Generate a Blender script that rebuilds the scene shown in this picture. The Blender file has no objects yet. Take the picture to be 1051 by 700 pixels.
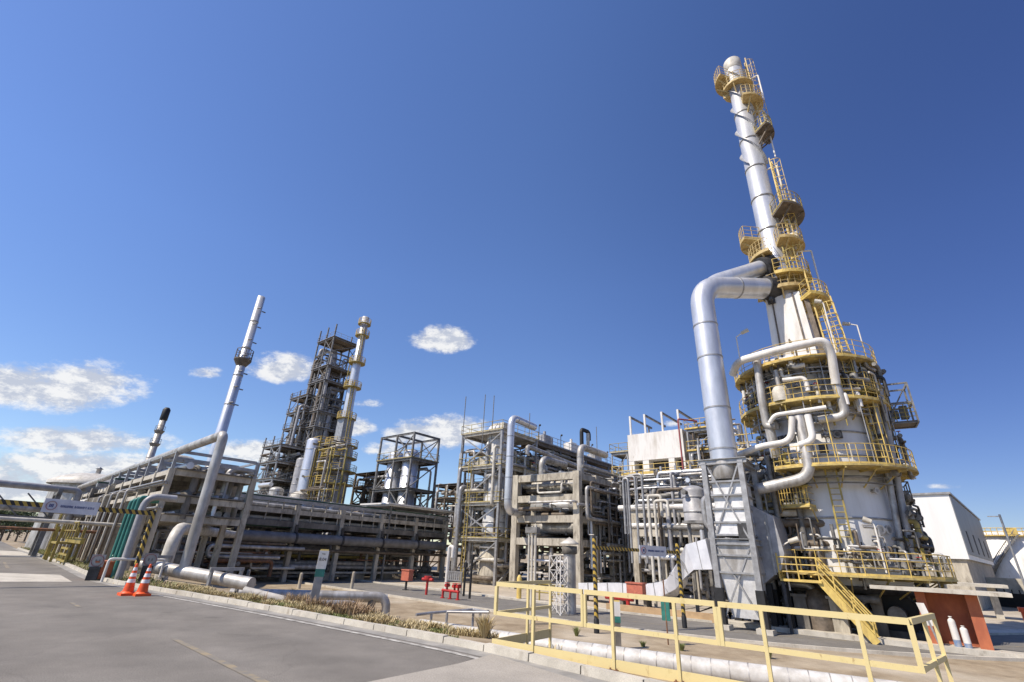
import bpy, bmesh, math, random
from mathutils import Vector as Vec, Matrix
random.seed(7)
S = bpy.context.scene
COL = S.collection
PI = math.pi
# ------------------------------------------------------------------ camera geometry
W0, H0 = 1051., 700.
FPX = 483.; CX, CY = 525.5, 350.; VPX, VPY = 575., -720.
ROLL = math.atan2(VPX-CX, CY-VPY); PITCH = math.atan(FPX/math.hypot(VPX-CX, VPY-CY))
EYE = 1.7
cp, sp, cr, sr = math.cos(PITCH), math.sin(PITCH), math.cos(ROLL), math.sin(ROLL)
def ray(px, py):
    a = px-CX; b = CY-py
    r = a*cr-b*sr; u = a*sr+b*cr
    return Vec((r, FPX*cp-u*sp, FPX*sp+u*cp))
def P(px, py, d):                       # point seen at a pixel, d metres away over the ground
    v = ray(px, py); t = d/math.hypot(v.x, v.y)
    return Vec((v.x*t, v.y*t, EYE+v.z*t))
def Gz(px, py, z):
    v = ray(px, py); t = (z-EYE)/v.z
    return Vec((v.x*t, v.y*t, z))
def proj(p):
    x, y, z = p[0], p[1], p[2]-EYE
    fw = y*cp+z*sp; u = -y*sp+z*cp
    a, b = x/fw*FPX, u/fw*FPX
    return (CX+a*cr+b*sr, CY+a*sr-b*cr)
def zz(p, py):                          # height over point p at picture row py
    lo, hi = -6., 90.
    for _ in range(50):
        m = (lo+hi)/2
        if proj((p[0], p[1], m))[1] > py: lo = m
        else: hi = m
    return lo
def along(p, d, px, z, tmax=80):        # distance along d from p until picture column px
    lo, hi = 0., tmax
    s0 = proj((p[0], p[1], z))[0] < px
    for _ in range(50):
        m = (lo+hi)/2
        q = p+d*m
        if (proj((q.x, q.y, z))[0] < px) == s0: lo = m
        else: hi = m
    return lo
U = Vec((math.sin(math.radians(130)), math.cos(math.radians(130)), 0))
V = Vec((math.sin(math.radians(40)), math.cos(math.radians(40)), 0))
Z = Vec((0, 0, 1))
def sst(a, b, x):
    t = max(0., min(1., (x-a)/(b-a))); return t*t*(3-2*t)
# ------------------------------------------------------------------ kerb line and terrain
KERB = [Vec((14.5, -6.5)), Vec((4.45, 5.75)), Vec((-.25, 10.5)), Vec((-5.4, 14.2)), Vec((-11.6, 18.4)), Vec((-14.6, 20.3)), Vec((-17., 22.3)), Vec((-25.3, 30.6)), Vec((-50., 54.)), Vec((-140., 142.))]
def kerb_s(x, y):                       # signed distance, plant side positive
    best = 1e9; sg = 1
    p = Vec((x, y))
    for a, b in zip(KERB, KERB[1:]):
        d = b-a; L = d.length; d = d/L
        t = max(0, min(L, (p-a).dot(d)))
        q = a+d*t
        dd = (p-q).length
        if dd < best-1e-6:
            best = dd; sg = 1 if (d.y*(p.x-a.x)-d.x*(p.y-a.y)) > 0 else -1
    return best*sg
PLANT = -1.6
def ground(x, y):
    s = kerb_s(x, y)
    if s < .08: return -.12
    w = sst(-9, -16, x)                # the slope is gentler by the far rack
    return .05*(1-sst(.3, 1.5, s)) + PLANT*sst(.7, 8.5+6*w, s)
def GT(px, py):                        # where a pixel meets the terrain
    v = ray(px, py); v = v/math.hypot(v.x, v.y); t = 3.
    while t < 300:
        x, y, z = v.x*t, v.y*t, EYE+v.z*t
        g = ground(x, y) if kerb_s(x, y) > .08 else 0.
        if z <= g: return Vec((x, y, g))
        t += .05
    return Vec((v.x*t, v.y*t, PLANT))
def onG(p): return Vec((p[0], p[1], ground(p[0], p[1])))
# ------------------------------------------------------------------ materials
def mat(name, c1, c2=None, rough=.6, metal=0., scale=3., stretch=1., bump=0., lo=.4, hi=.65, c3=None, detail=6, spec=.5, fine=0.):
    m = bpy.data.materials.new(name); m.use_nodes = True
    nt = m.node_tree; b = nt.nodes['Principled BSDF']
    b.inputs['Roughness'].default_value = rough; b.inputs['Metallic'].default_value = metal
    b.inputs['Specular IOR Level'].default_value = spec
    if c2 is None: c2 = tuple(x*.75 for x in c1)
    tc = nt.nodes.new('ShaderNodeTexCoord'); mp = nt.nodes.new('ShaderNodeMapping')
    mp.inputs['Scale'].default_value = (scale, scale, scale*stretch)
    nz = nt.nodes.new('ShaderNodeTexNoise'); nz.inputs['Detail'].default_value = detail; nz.inputs['Scale'].default_value = 1; nz.inputs['Roughness'].default_value = .65
    cr_ = nt.nodes.new('ShaderNodeValToRGB')
    cr_.color_ramp.elements[0].position = lo; cr_.color_ramp.elements[1].position = hi
    cr_.color_ramp.elements[0].color = (*c2, 1); cr_.color_ramp.elements[1].color = (*c1, 1)
    L = nt.links.new
    L(tc.outputs['Object'], mp.inputs['Vector']); L(mp.outputs['Vector'], nz.inputs['Vector']); L(nz.outputs['Fac'], cr_.inputs['Fac'])
    out = cr_.outputs['Color']
    if c3 is not None:
        n2 = nt.nodes.new('ShaderNodeTexNoise'); n2.inputs['Scale'].default_value = scale*.27; n2.inputs['Detail'].default_value = 4
        L(tc.outputs['Object'], n2.inputs['Vector'])
        r2 = nt.nodes.new('ShaderNodeValToRGB'); r2.color_ramp.elements[0].position = .5; r2.color_ramp.elements[1].position = .7
        mx = nt.nodes.new('ShaderNodeMix'); mx.data_type = 'RGBA'
        L(n2.outputs['Fac'], r2.inputs['Fac']); L(r2.outputs['Color'], mx.inputs['Factor']); L(out, mx.inputs['A']); mx.inputs['B'].default_value = (*c3, 1)
        out = mx.outputs['Result']
    if fine:
        n3 = nt.nodes.new('ShaderNodeTexNoise'); n3.inputs['Scale'].default_value = 60; n3.inputs['Detail'].default_value = 3
        L(tc.outputs['Object'], n3.inputs['Vector'])
        mr = nt.nodes.new('ShaderNodeMapRange'); mr.inputs['From Min'].default_value = .3; mr.inputs['From Max'].default_value = .7; mr.inputs['To Min'].default_value = 1-fine; mr.inputs['To Max'].default_value = 1+fine
        vm = nt.nodes.new('ShaderNodeVectorMath'); vm.operation = 'SCALE'
        L(n3.outputs['Fac'], mr.inputs['Value']); L(out, vm.inputs[0]); L(mr.outputs['Result'], vm.inputs['Scale']); out = vm.outputs['Vector']
    L(out, b.inputs['Base Color'])
    if bump:
        bp = nt.nodes.new('ShaderNodeBump'); bp.inputs['Strength'].default_value = bump; bp.inputs['Distance'].default_value = .05
        L(nz.outputs['Fac'], bp.inputs['Height']); L(bp.outputs['Normal'], b.inputs['Normal'])
    return m
silver = mat('aluminium cladding', (.72, .73, .75), (.55, .56, .58), .38, .55, 1.2, .3, .15)
silver2 = mat('weathered cladding', (.55, .54, .52), (.30, .28, .25), .5, .35, 1.8, .4, .2)
galv = mat('galvanised steel', (.42, .42, .42), (.28, .275, .27), .45, .4, 2.5)
pipegrey = mat('grey painted pipe', (.40, .40, .41), (.27, .27, .28), .5, .1, 2)
pipelight = mat('pale pipe coating', (.60, .57, .50), (.38, .35, .29), .5, 0, 1.6, 1, .05, .35, .6)
white = mat('white paint weathered', (.74, .72, .68), (.52, .48, .42), .5, 0, 1.1, .25, .03, .3, .55)
shellw = mat('heater shell paint', (.69, .69, .68), (.53, .52, .50), .5, .05, .8, .2, .05, .32, .6, (.58, .57, .56))
yellow = mat('safety yellow', (.68, .50, .14), (.46, .33, .10), .55, 0, 3, .5, 0, .35, .6)
cream = mat('pale yellow railing paint', (.68, .56, .27), (.56, .44, .19), .5, 0, 5, 1, .02, .28, .42, None, 8)
olive = mat('faded yellow paint', (.42, .33, .07), (.25, .19, .06), .6, 0, 3)
concrete = mat('stained concrete', (.52, .475, .385), (.27, .24, .19), .85, 0, 1.6, .3, .15, .33, .62, None, 8)
conclight = mat('pale concrete', (.56, .52, .44), (.40, .37, .31), .85, 0, 1.5, 1, .15, .35, .62, None, 8, .3, .12)
concdark = mat('old grey concrete', (.22, .20, .17), (.11, .10, .085), .9, 0, 1.4, .5, .1)
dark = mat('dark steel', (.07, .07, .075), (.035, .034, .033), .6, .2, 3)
steel = mat('grey structural steel', (.25, .245, .235), (.13, .125, .115), .6, .2, 2.5)
steelb = mat('brown weathered steel', (.20, .16, .12), (.10, .08, .06), .65, .2, 2.5)
rust = mat('rusty steel', (.30, .13, .06), (.12, .07, .04), .8, 0, 4)
red = mat('fire red', (.55, .035, .03), (.36, .03, .03), .45, 0, 4)
salmon = mat('faded red cabinet', (.55, .17, .10), (.42, .12, .08), .6, 0, 4)
orange = mat('cone orange', (.80, .10, .015), (.60, .07, .015), .5, 0, 6, 1, 0, .3, .5)
cwhite = mat('reflective white', (.82, .78, .76), (.62, .55, .52), .4, 0, 9, 1, 0, .35, .5)
terracotta = mat('terracotta wall', (.46, .145, .065), (.34, .10, .05), .85, 0, 2, .5, .1)
greenp = mat('green pipe paint', (.035, .21, .17), (.025, .13, .105), .45, 0, 3)
greend = mat('dark green rail paint', (.03, .10, .06), (.02, .06, .04), .6, 0, 3)
black = mat('black paint', (.018, .018, .02), (.010, .010, .010), .6, 0, 4)
blue = mat('blue lettering', (.06, .09, .25), (.05, .07, .2), .6)
redring = mat('sign red', (.34, .08, .08), None, .6)
signw = mat('sign white', (.70, .71, .74), (.55, .56, .60), .5, 0, 2)
asphalt = mat('asphalt', (.215, .197, .170), (.165, .152, .134), .95, 0, .5, 1, .12, .3, .7, (.225, .21, .185), 8, .25, .3)
def weather(m, crack=.90, tyre=True):
    nt = m.node_tree; L = nt.links.new; b = nt.nodes['Principled BSDF']; src = b.inputs['Base Color'].links[0].from_socket
    tc = nt.nodes.new('ShaderNodeTexCoord'); w1 = nt.nodes.new('ShaderNodeTexNoise'); w1.inputs['Scale'].default_value = 1.1; w1.inputs['Detail'].default_value = 5; L(tc.outputs['Object'], w1.inputs['Vector'])
    ad = nt.nodes.new('ShaderNodeVectorMath'); ad.operation = 'MULTIPLY_ADD'; L(w1.outputs['Color'], ad.inputs[0]); ad.inputs[1].default_value = (1.1, 1.1, 0); L(tc.outputs['Object'], ad.inputs[2])
    vo = nt.nodes.new('ShaderNodeTexVoronoi'); vo.feature = 'DISTANCE_TO_EDGE'; vo.inputs['Scale'].default_value = .22; L(ad.outputs['Vector'], vo.inputs['Vector'])
    r = nt.nodes.new('ShaderNodeMapRange'); r.inputs['From Max'].default_value = .007; r.inputs['To Min'].default_value = crack; r.inputs['To Max'].default_value = 1.; L(vo.outputs['Distance'], r.inputs['Value'])
    n2 = nt.nodes.new('ShaderNodeTexNoise'); n2.inputs['Scale'].default_value = .9; n2.inputs['Detail'].default_value = 9; n2.inputs['Roughness'].default_value = .7; L(tc.outputs['Object'], n2.inputs['Vector'])
    r2 = nt.nodes.new('ShaderNodeMapRange'); r2.inputs['From Min'].default_value = .3; r2.inputs['From Max'].default_value = .7; r2.inputs['To Min'].default_value = .82; r2.inputs['To Max'].default_value = 1.14; L(n2.outputs['Fac'], r2.inputs['Value'])
    mu = nt.nodes.new('ShaderNodeMath'); mu.operation = 'MULTIPLY'; L(r.outputs[0], mu.inputs[0]); L(r2.outputs[0], mu.inputs[1])
    # dark oil spots
    vs = nt.nodes.new('ShaderNodeTexVoronoi'); vs.inputs['Scale'].default_value = .55; L(ad.outputs['Vector'], vs.inputs['Vector'])
    r3 = nt.nodes.new('ShaderNodeMapRange'); r3.inputs['From Min'].default_value = .05; r3.inputs['From Max'].default_value = .16; r3.inputs['To Min'].default_value = .8; L(vs.outputs['Distance'], r3.inputs['Value'])
    m2 = nt.nodes.new('ShaderNodeMath'); m2.operation = 'MULTIPLY'; L(mu.outputs[0], m2.inputs[0]); L(r3.outputs[0], m2.inputs[1]); out = m2.outputs[0]
    if tyre:                                  # worn wheel tracks along the road
        dt = nt.nodes.new('ShaderNodeVectorMath'); dt.operation = 'DOT_PRODUCT'; L(tc.outputs['Object'], dt.inputs[0]); dt.inputs[1].default_value = (.66, .75, 0)
        sn = nt.nodes.new('ShaderNodeMath'); sn.operation = 'MULTIPLY'; L(dt.outputs['Value'], sn.inputs[0]); sn.inputs[1].default_value = 3.5
        s2 = nt.nodes.new('ShaderNodeMath'); s2.operation = 'SINE'; L(sn.outputs[0], s2.inputs[0])
        r4 = nt.nodes.new('ShaderNodeMapRange'); r4.inputs['From Min'].default_value = -1; r4.inputs['To Min'].default_value = .95; r4.inputs['To Max'].default_value = 1.05; L(s2.outputs[0], r4.inputs['Value'])
        m3 = nt.nodes.new('ShaderNodeMath'); m3.operation = 'MULTIPLY'; L(out, m3.inputs[0]); L(r4.outputs[0], m3.inputs[1]); out = m3.outputs[0]
    sc = nt.nodes.new('ShaderNodeVectorMath'); sc.operation = 'SCALE'; L(src, sc.inputs[0]); L(out, sc.inputs['Scale']); L(sc.outputs['Vector'], b.inputs['Base Color'])
def wearspots(m, col, scale, lo, hi):
    nt = m.node_tree; L = nt.links.new; b = nt.nodes['Principled BSDF']; src = b.inputs['Base Color'].links[0].from_socket
    tc = nt.nodes.new('ShaderNodeTexCoord'); n = nt.nodes.new('ShaderNodeTexNoise'); n.inputs['Scale'].default_value = scale; n.inputs['Detail'].default_value = 10; n.inputs['Roughness'].default_value = .75
    mp = nt.nodes.new('ShaderNodeMapping'); mp.inputs['Scale'].default_value = (1, 1, .35); mp.inputs['Location'].default_value = (3, 7, 1); L(tc.outputs['Object'], mp.inputs['Vector']); L(mp.outputs['Vector'], n.inputs['Vector'])
    r = nt.nodes.new('ShaderNodeMapRange'); r.inputs['From Min'].default_value = lo; r.inputs['From Max'].default_value = hi; L(n.outputs['Fac'], r.inputs['Value'])
    mx = nt.nodes.new('ShaderNodeMix'); mx.data_type = 'RGBA'; L(r.outputs[0], mx.inputs['Factor']); L(src, mx.inputs['A']); mx.inputs['B'].default_value = (*col, 1); L(mx.outputs['Result'], b.inputs['Base Color'])
wearspots(cream, (.30, .17, .07), 7, .60, .70); wearspots(yellow, (.20, .11, .05), 2.5, .56, .72); wearspots(shellw, (.42, .35, .27), 1.6, .63, .80); wearspots(white, (.40, .33, .24), 2.2, .60, .76)
wearspots(galv, (.20, .13, .08), 2.5, .60, .74); wearspots(silver2, (.24, .17, .11), 1.8, .60, .76); wearspots(pipelight, (.28, .20, .12), 2.2, .58, .74); wearspots(pipegrey, (.20, .14, .09), 2., .60, .76)
wearspots(concrete, (.13, .11, .085), 2.4, .52, .68); wearspots(conclight, (.24, .20, .15), 2., .55, .72)
weather(asphalt)
asphalt2 = mat('plant road asphalt', (.205, .192, .17), (.15, .142, .13), .95, 0, .6, 1, .1, .3, .7, None, 8, .25, .25)
paintw = mat('worn white road paint', (.52, .50, .45), (.22, .205, .18), .85, 0, 5, 1, 0, .38, .6, None, 8)
weather(asphalt2, .85, False)
painty = mat('worn yellow road paint', (.36, .28, .15), (.19, .175, .15), .9, 0, 3, 1, 0, .42, .72, None, 8)
rubber = mat('black rubber', (.03, .03, .03), None, .8)
hillm = mat('far hill', (.09, .13, .14), (.06, .09, .10), .95, 0, .01)  # bluish tone: distance haze put into the base colour
lampglass = mat('lamp glass', (.8, .8, .78), None, .2)
def stripes(name, ca, cb, per):         # diagonal hazard bands by object coordinates
    m = bpy.data.materials.new(name); m.use_nodes = True; nt = m.node_tree; b = nt.nodes['Principled BSDF']; b.inputs['Roughness'].default_value = .55
    tc = nt.nodes.new('ShaderNodeTexCoord'); sx = nt.nodes.new('ShaderNodeSeparateXYZ'); L = nt.links.new
    L(tc.outputs['Object'], sx.inputs[0])
    a1 = nt.nodes.new('ShaderNodeMath'); a1.operation = 'ADD'; L(sx.outputs['X'], a1.inputs[0]); L(sx.outputs['Z'], a1.inputs[1])
    a2 = nt.nodes.new('ShaderNodeMath'); a2.operation = 'ADD'; L(a1.outputs[0], a2.inputs[0]); L(sx.outputs['Y'], a2.inputs[1])
    dv = nt.nodes.new('ShaderNodeMath'); dv.operation = 'DIVIDE'; L(a2.outputs[0], dv.inputs[0]); dv.inputs[1].default_value = per
    fr = nt.nodes.new('ShaderNodeMath'); fr.operation = 'FRACT'; L(dv.outputs[0], fr.inputs[0])
    gt = nt.nodes.new('ShaderNodeMath'); gt.operation = 'GREATER_THAN'; L(fr.outputs[0], gt.inputs[0]); gt.inputs[1].default_value = .5
    mx = nt.nodes.new('ShaderNodeMix'); mx.data_type = 'RGBA'; mx.inputs['A'].default_value = (*ca, 1); mx.inputs['B'].default_value = (*cb, 1)
    L(gt.outputs[0], mx.inputs['Factor']); L(mx.outputs['Result'], b.inputs['Base Color'])
    return m
hazard = stripes('hazard bands', (.46, .31, .05), (.025, .024, .022), .30)
# ------------------------------------------------------------------ mesh builder
class MB:
    def __init__(s): s.v = []; s.f = []; s.sm = []
    def add(s, vs, fs, smooth=False):
        o = len(s.v); s.v.extend([tuple(x) for x in vs])
        for f in fs: s.f.append([i+o for i in f]); s.sm.append(smooth)
    def box(s, c, sx, sy, sz, ax=U, ay=V, az=Z):
        c = Vec(c); a, b, d = ax*(sx/2), ay*(sy/2), az*(sz/2)
        s.add([c-a-b-d, c+a-b-d, c+a+b-d, c-a+b-d, c-a-b+d, c+a-b+d, c+a+b+d, c-a+b+d],
              [(0, 3, 2, 1), (4, 5, 6, 7), (0, 1, 5, 4), (1, 2, 6, 5), (2, 3, 7, 6), (3, 0, 4, 7)]); return s
    def bar(s, p, q, w, h=None, up=Z):
        p, q = Vec(p), Vec(q); d = q-p; L = d.length
        if L < 1e-5: return s
        d = d/L
        if abs(d.dot(up)) > .95: up = V
        x = d.cross(up).normalized(); y = x.cross(d)
        return s.box((p+q)/2, w, L, h or w, x, d, y)
    def ibeam(s, p, q, w, h, up=Z):
        p, q = Vec(p), Vec(q); d = (q-p).normalized()
        if abs(d.dot(up)) > .95: up = V
        x = d.cross(up).normalized(); y = x.cross(d)
        t = h*.12
        s.bar(p+y*(h/2-t/2), q+y*(h/2-t/2), w, t, up); s.bar(p-y*(h/2-t/2), q-y*(h/2-t/2), w, t, up); s.bar(p, q, w*.2, h-2*t, up); return s
    def tube(s, p, q, r, n=10, r2=None, cap=True):
        return s.sweep([Vec(p), Vec(q)], r, n, r2, cap)
    def sweep(s, pts, r, n=10, r2=None, cap=True):
        m = len(pts); vs = []
        d0 = (pts[1]-pts[0]).normalized()
        ref = Z if abs(d0.z) < .9 else U
        x = d0.cross(ref).normalized()
        for i, p in enumerate(pts):
            if i == 0: d = d0
            elif i == m-1: d = (pts[i]-pts[i-1]).normalized()
            else: d = ((pts[i]-pts[i-1]).normalized()+(pts[i+1]-pts[i]).normalized()).normalized()
            x = (x-d*x.dot(d)).normalized(); y = d.cross(x)
            rr = r if r2 is None else r+(r2-r)*i/(m-1)
            for k in range(n):
                a = 2*PI*k/n; vs.append(p+x*(math.cos(a)*rr)+y*(math.sin(a)*rr))
        fs = [(i*n+k, i*n+(k+1) % n, (i+1)*n+(k+1) % n, (i+1)*n+k) for i in range(m-1) for k in range(n)]
        s.add(vs, fs, True)
        if cap: s.add(vs[:n], [tuple(range(n))[::-1]]); s.add(vs[-n:], [tuple(range(n))])
        return s
    def path(s, pts, r, n=10, bend=None, seg=6, cap=True):
        pts = [Vec(p) for p in pts]; bend = bend or r*2.2
        out = [pts[0]]
        for i in range(1, len(pts)-1):
            a, b, c = pts[i-1], pts[i], pts[i+1]
            d1 = (a-b); d2 = (c-b); l1, l2 = d1.length, d2.length
            if l1 < 1e-4 or l2 < 1e-4: continue
            t = min(bend, l1*.48, l2*.48)
            p1 = b+d1/l1*t; p2 = b+d2/l2*t
            for k in range(seg+1):
                w = k/seg; out.append(p1*(1-w)**2+b*(2*w*(1-w))+p2*w*w)
        out.append(pts[-1])
        return s.sweep(out, r, n, None, cap)
    def lathe(s, c, prof, n=24, smooth=True, a0=0., a1=2*PI):
        c = Vec(c); vs = []; full = abs(a1-a0-2*PI) < 1e-6; nn = n if full else n+1
        for r, z in prof:
            for k in range(nn):
                a = a0+(a1-a0)*k/n; vs.append(c+Vec((math.sin(a)*r, math.cos(a)*r, z)))
        fs = []
        for i in range(len(prof)-1):
            for k in range(n):
                k2 = (k+1) % nn
                fs.append((i*nn+k2, i*nn+k, (i+1)*nn+k, (i+1)*nn+k2))
        s.add(vs, fs, smooth); return s
    def ring(s, c, r0, r1, h, a0=0., a1=2*PI, n=32):       # annular deck, top at c.z
        full = abs(a1-a0-2*PI) < 1e-6
        s.lathe(c, [(r0, 0), (r1, 0), (r1, -h), (r0, -h), (r0, 0)], n, False, a0, a1)
        if not full:
            for a in (a0, a1):
                d = Vec((math.sin(a), math.cos(a), 0)); c_ = Vec(c)
                s.add([c_+d*r0, c_+d*r1, c_+d*r1-Z*h, c_+d*r0-Z*h], [(0, 1, 2, 3)])
        return s
    def rail(s, pts, h=1.1, step=1.5, r=.026, toe=.0, n=5, mid=1):
        pts = [Vec(p) for p in pts]
        for a, b in zip(pts, pts[1:]):
            s.tube(a+Z*h, b+Z*h, r, n, None, False)
            for k in range(mid): s.tube(a+Z*h*(k+1)/(mid+1), b+Z*h*(k+1)/(mid+1), r*.8, n, None, False)
            if toe: s.bar(a+Z*toe/2, b+Z*toe/2, .02, toe)
            L = (b-a).length; m = max(1, round(L/step))
            for k in range(m): s.tube(a.lerp(b, k/m), a.lerp(b, k/m)+Z*h, r, n, None, False)
        s.tube(pts[-1], pts[-1]+Z*h, r, n, None, False); return s
    def ladder(s, p, q, side, w=.45, r=.03, cage=None):
        p, q = Vec(p), Vec(q); L = (q-p).length; m = max(2, int(L/.33))
        for k in (-1, 1): s.bar(p+side*(k*w/2), q+side*(k*w/2), r*2, r*2)
        for i in range(1, m):
            c = p.lerp(q, i/m); s.tube(c-side*w/2, c+side*w/2, r*.6, 4, None, False)
        if cage is not None:
            c0 = .32; hoops = []
            for i in range(int(L*c0/L*0)+2, m, 3):
                c = p.lerp(q, i/m)
                pts = [c+side*(math.cos(t)*.4)+cage*(math.sin(t)*.7) for t in [PI*j/6 for j in range(7)]]
                hoops.append(pts)
                for a, b in zip(pts, pts[1:]): s.bar(a, b, .03, .05)
            for j in (1, 3, 5):
                for h1, h2 in zip(hoops, hoops[1:]): s.bar(h1[j], h2[j], .04, .02)
        return s
    def sphere(s, c, r, n=10, m=6):
        return s.lathe(c, [(max(.001, r*math.sin(PI*i/m)), -r*math.cos(PI*i/m)) for i in range(m+1)], n)
    def build(s, name, m, parent=None, loc=None):
        o0 = Vec(parent['_o']) if parent is not None else Vec(loc if loc is not None else (0, 0, 0))
        me = bpy.data.meshes.new(name)
        me.from_pydata([(x-o0.x, y-o0.y, z-o0.z) for x, y, z in s.v], [], s.f)
        me.polygons.foreach_set('use_smooth', s.sm)
        me.materials.append(m); me.update()
        o = bpy.data.objects.new(name, me); COL.objects.link(o)
        if parent is not None:
            o.parent = parent
        else: o.location = o0
        o['_o'] = list(o0)
        return o
def T(name, label, cat, p, group=None):
    o = bpy.data.objects.new(name, None); COL.objects.link(o); o.empty_display_size = .2
    o.location = p; o['_o'] = list(p); o['label'] = label; o['category'] = cat
    if group: o['group'] = group
    return o
def tag(o, label, cat, group=None):
    o['label'] = label; o['category'] = cat
    if group: o['group'] = group
    return o
def struct(o): o['kind'] = 'structure'; return o
CH = {}
def dup(root, loc, label=None, group=None):
    if not CH:
        for o in COL.objects:
            if o.parent: CH.setdefault(o.parent.name, []).append(o)
    def cpy(o, par):
        c = o.copy(); COL.objects.link(c)
        if par is not None: c.parent = par
        for k in [x for x in COL.objects if x.parent is o]: cpy(k, c)
        return c
    r = cpy(root, None); r.location = loc
    if label: r['label'] = label
    if group: r['group'] = group
    return r
def pipe(name, label, pts, r, m, group=None, n=10, bend=None, cat='pipe', bands=0, bm=None):
    b = MB(); b.path(pts, r, n, bend)
    if bands and not bm: addbands(b, pts, r, bands)
    o = b.build(name, m, None, pts[0])
    tag(o, label, cat, group)
    if bands and bm:
        addbands(None, pts, r, bands, bm, o)
    return o
def addbands(b, pts, r, step, bm=None, o=None):
    for p, q in zip(pts, pts[1:]):
        p, q = Vec(p), Vec(q); L = (q-p).length; d = (q-p)/L
        k = step*.5
        while k < L-step*.2:
            c = p+d*k; e = b or MB(); e.tube(c-d*.04, c+d*.04, r*1.06, 14); k += step
            if bm: e.build('flange', bm, o)
def arc(c, r, a0, a1, n, z=0):
    return [Vec((c[0]+math.sin(a0+(a1-a0)*k/n)*r, c[1]+math.cos(a0+(a1-a0)*k/n)*r, c[2]+z)) for k in range(n+1)]
def azim(v): return math.atan2(v.x, v.y)
AZU, AZV = math.radians(130), math.radians(40)
# ------------------------------------------------------------------ setting: terrain, roads
def axis_coords(a, b, step, lim):
    c = [a+step*i for i in range(int((b-a)/step)+1)]
    g = step; x = c[-1]
    while x < lim: g *= 1.35; x += g; c.append(x)
    g = step; x = c[0]; pre = []
    while x > -lim: g *= 1.35; x -= g; pre.append(x)
    return pre[::-1]+c
xs = axis_coords(-34, 16, .3, 3200); ys = axis_coords(2, 40, .3, 3200)
b = MB(); nx = len(xs)
vs = [(x, y, ground(x, y)) for y in ys for x in xs]
fs = [(j*nx+i, j*nx+i+1, (j+1)*nx+i+1, (j+1)*nx+i) for j in range(len(ys)-1) for i in range(nx-1)]
b.add(vs, fs, True)
dirt = mat('dry earth and gravel', (.38, .31, .215), (.24, .185, .12), .95, 0, .8, 1, .2, .35, .65, (.43, .37, .28), 10, .2, .25)
g = struct(b.build('ground', dirt))
# near road surface
far = [Vec((-140., -60.)), Vec((14.5, -60.))]
b = MB(); pl = KERB+far
bmx = bmesh.new(); fv = [bmx.verts.new((p.x, p.y, 0)) for p in pl]; bmx.faces.new(fv); bmesh.ops.triangulate(bmx, faces=bmx.faces[:])
bmx.verts.index_update(); b.add([v.co[:] for v in bmx.verts], [[v.index for v in f.verts][::1] for f in bmx.faces]); bmx.free()
b.f = [f if (Vec(b.v[f[1]])-Vec(b.v[f[0]])).cross(Vec(b.v[f[2]])-Vec(b.v[f[0]])).z > 0 else f[::-1] for f in b.f]
struct(b.build('road', asphalt))
def offline(pts, off):
    out = []
    for i, p in enumerate(pts):
        a = pts[max(0, i-1)]; c = pts[min(len(pts)-1, i+1)]
        d = (c-a).normalized(); out.append(p+Vec((-d.y, d.x))*(-off) if False else p+Vec((d.y, -d.x))*off)
    return out
def strip(pts, o0, o1, z, name, m):
    A = offline(pts, o0); B = offline(pts, o1); b = MB()
    for i in range(len(pts)-1):
        q = [A[i], A[i+1], B[i+1], B[i]]
        v = [(p.x, p.y, z) for p in q]
        n = (Vec(v[1])-Vec(v[0])).cross(Vec(v[2])-Vec(v[0]))
        b.add(v if n.z > 0 else v[::-1], [(0, 1, 2, 3)])
    return struct(b.build(name, m))
def dens(pts, step):
    out = []
    for a, c in zip(pts, pts[1:]):
        n = max(1, int((c-a).length/step)); out += [a.lerp(c, k/n) for k in range(n)]
    return out+[pts[-1]]
KS = dens(KERB[:9], 1.0)
def smooth(pts, it):
    for _ in range(it): pts = [pts[0]]+[(pts[i-1]+pts[i]*2+pts[i+1])/4 for i in range(1, len(pts)-1)]+[pts[-1]]
    return pts
KSM = smooth(KS, 2)
# kerb as cast blocks with joints (one sweep, plus the gutter)
b = MB()
A0, A1 = offline(KSM, .0), offline(KSM, .17)
for i in range(len(KSM)-1):
    g0 = .012
    a, c = A0[i].lerp(A0[i+1], g0), A0[i].lerp(A0[i+1], 1-g0); d, e = A1[i].lerp(A1[i+1], g0), A1[i].lerp(A1[i+1], 1-g0)
    hz = .12+random.uniform(-.012, .012)
    lo = [(*p, -.15) for p in (a, c, e, d)]; up = [(*p, hz) for p in (a.lerp(d, .12), c.lerp(e, .12), e, d)]
    b.add(lo+up, [(0, 1, 5, 4), (1, 2, 6, 5), (2, 3, 7, 6), (3, 0, 4, 7), (4, 5, 6, 7), (3, 2, 1, 0)])
struct(b.build('kerb', conclight))
strip(KSM, -.36, .02, .004, 'gutter', mat('gutter concrete', (.36, .34, .30), (.22, .21, .19), .9, 0, 1.2, 1, .1))
iA = [i for i, p in enumerate(KSM) if -12.0 < p.x < 6]
strip(KSM[iA[0]:iA[-1]], -.60, -.48, .008, 'edge_line', paintw)
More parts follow.
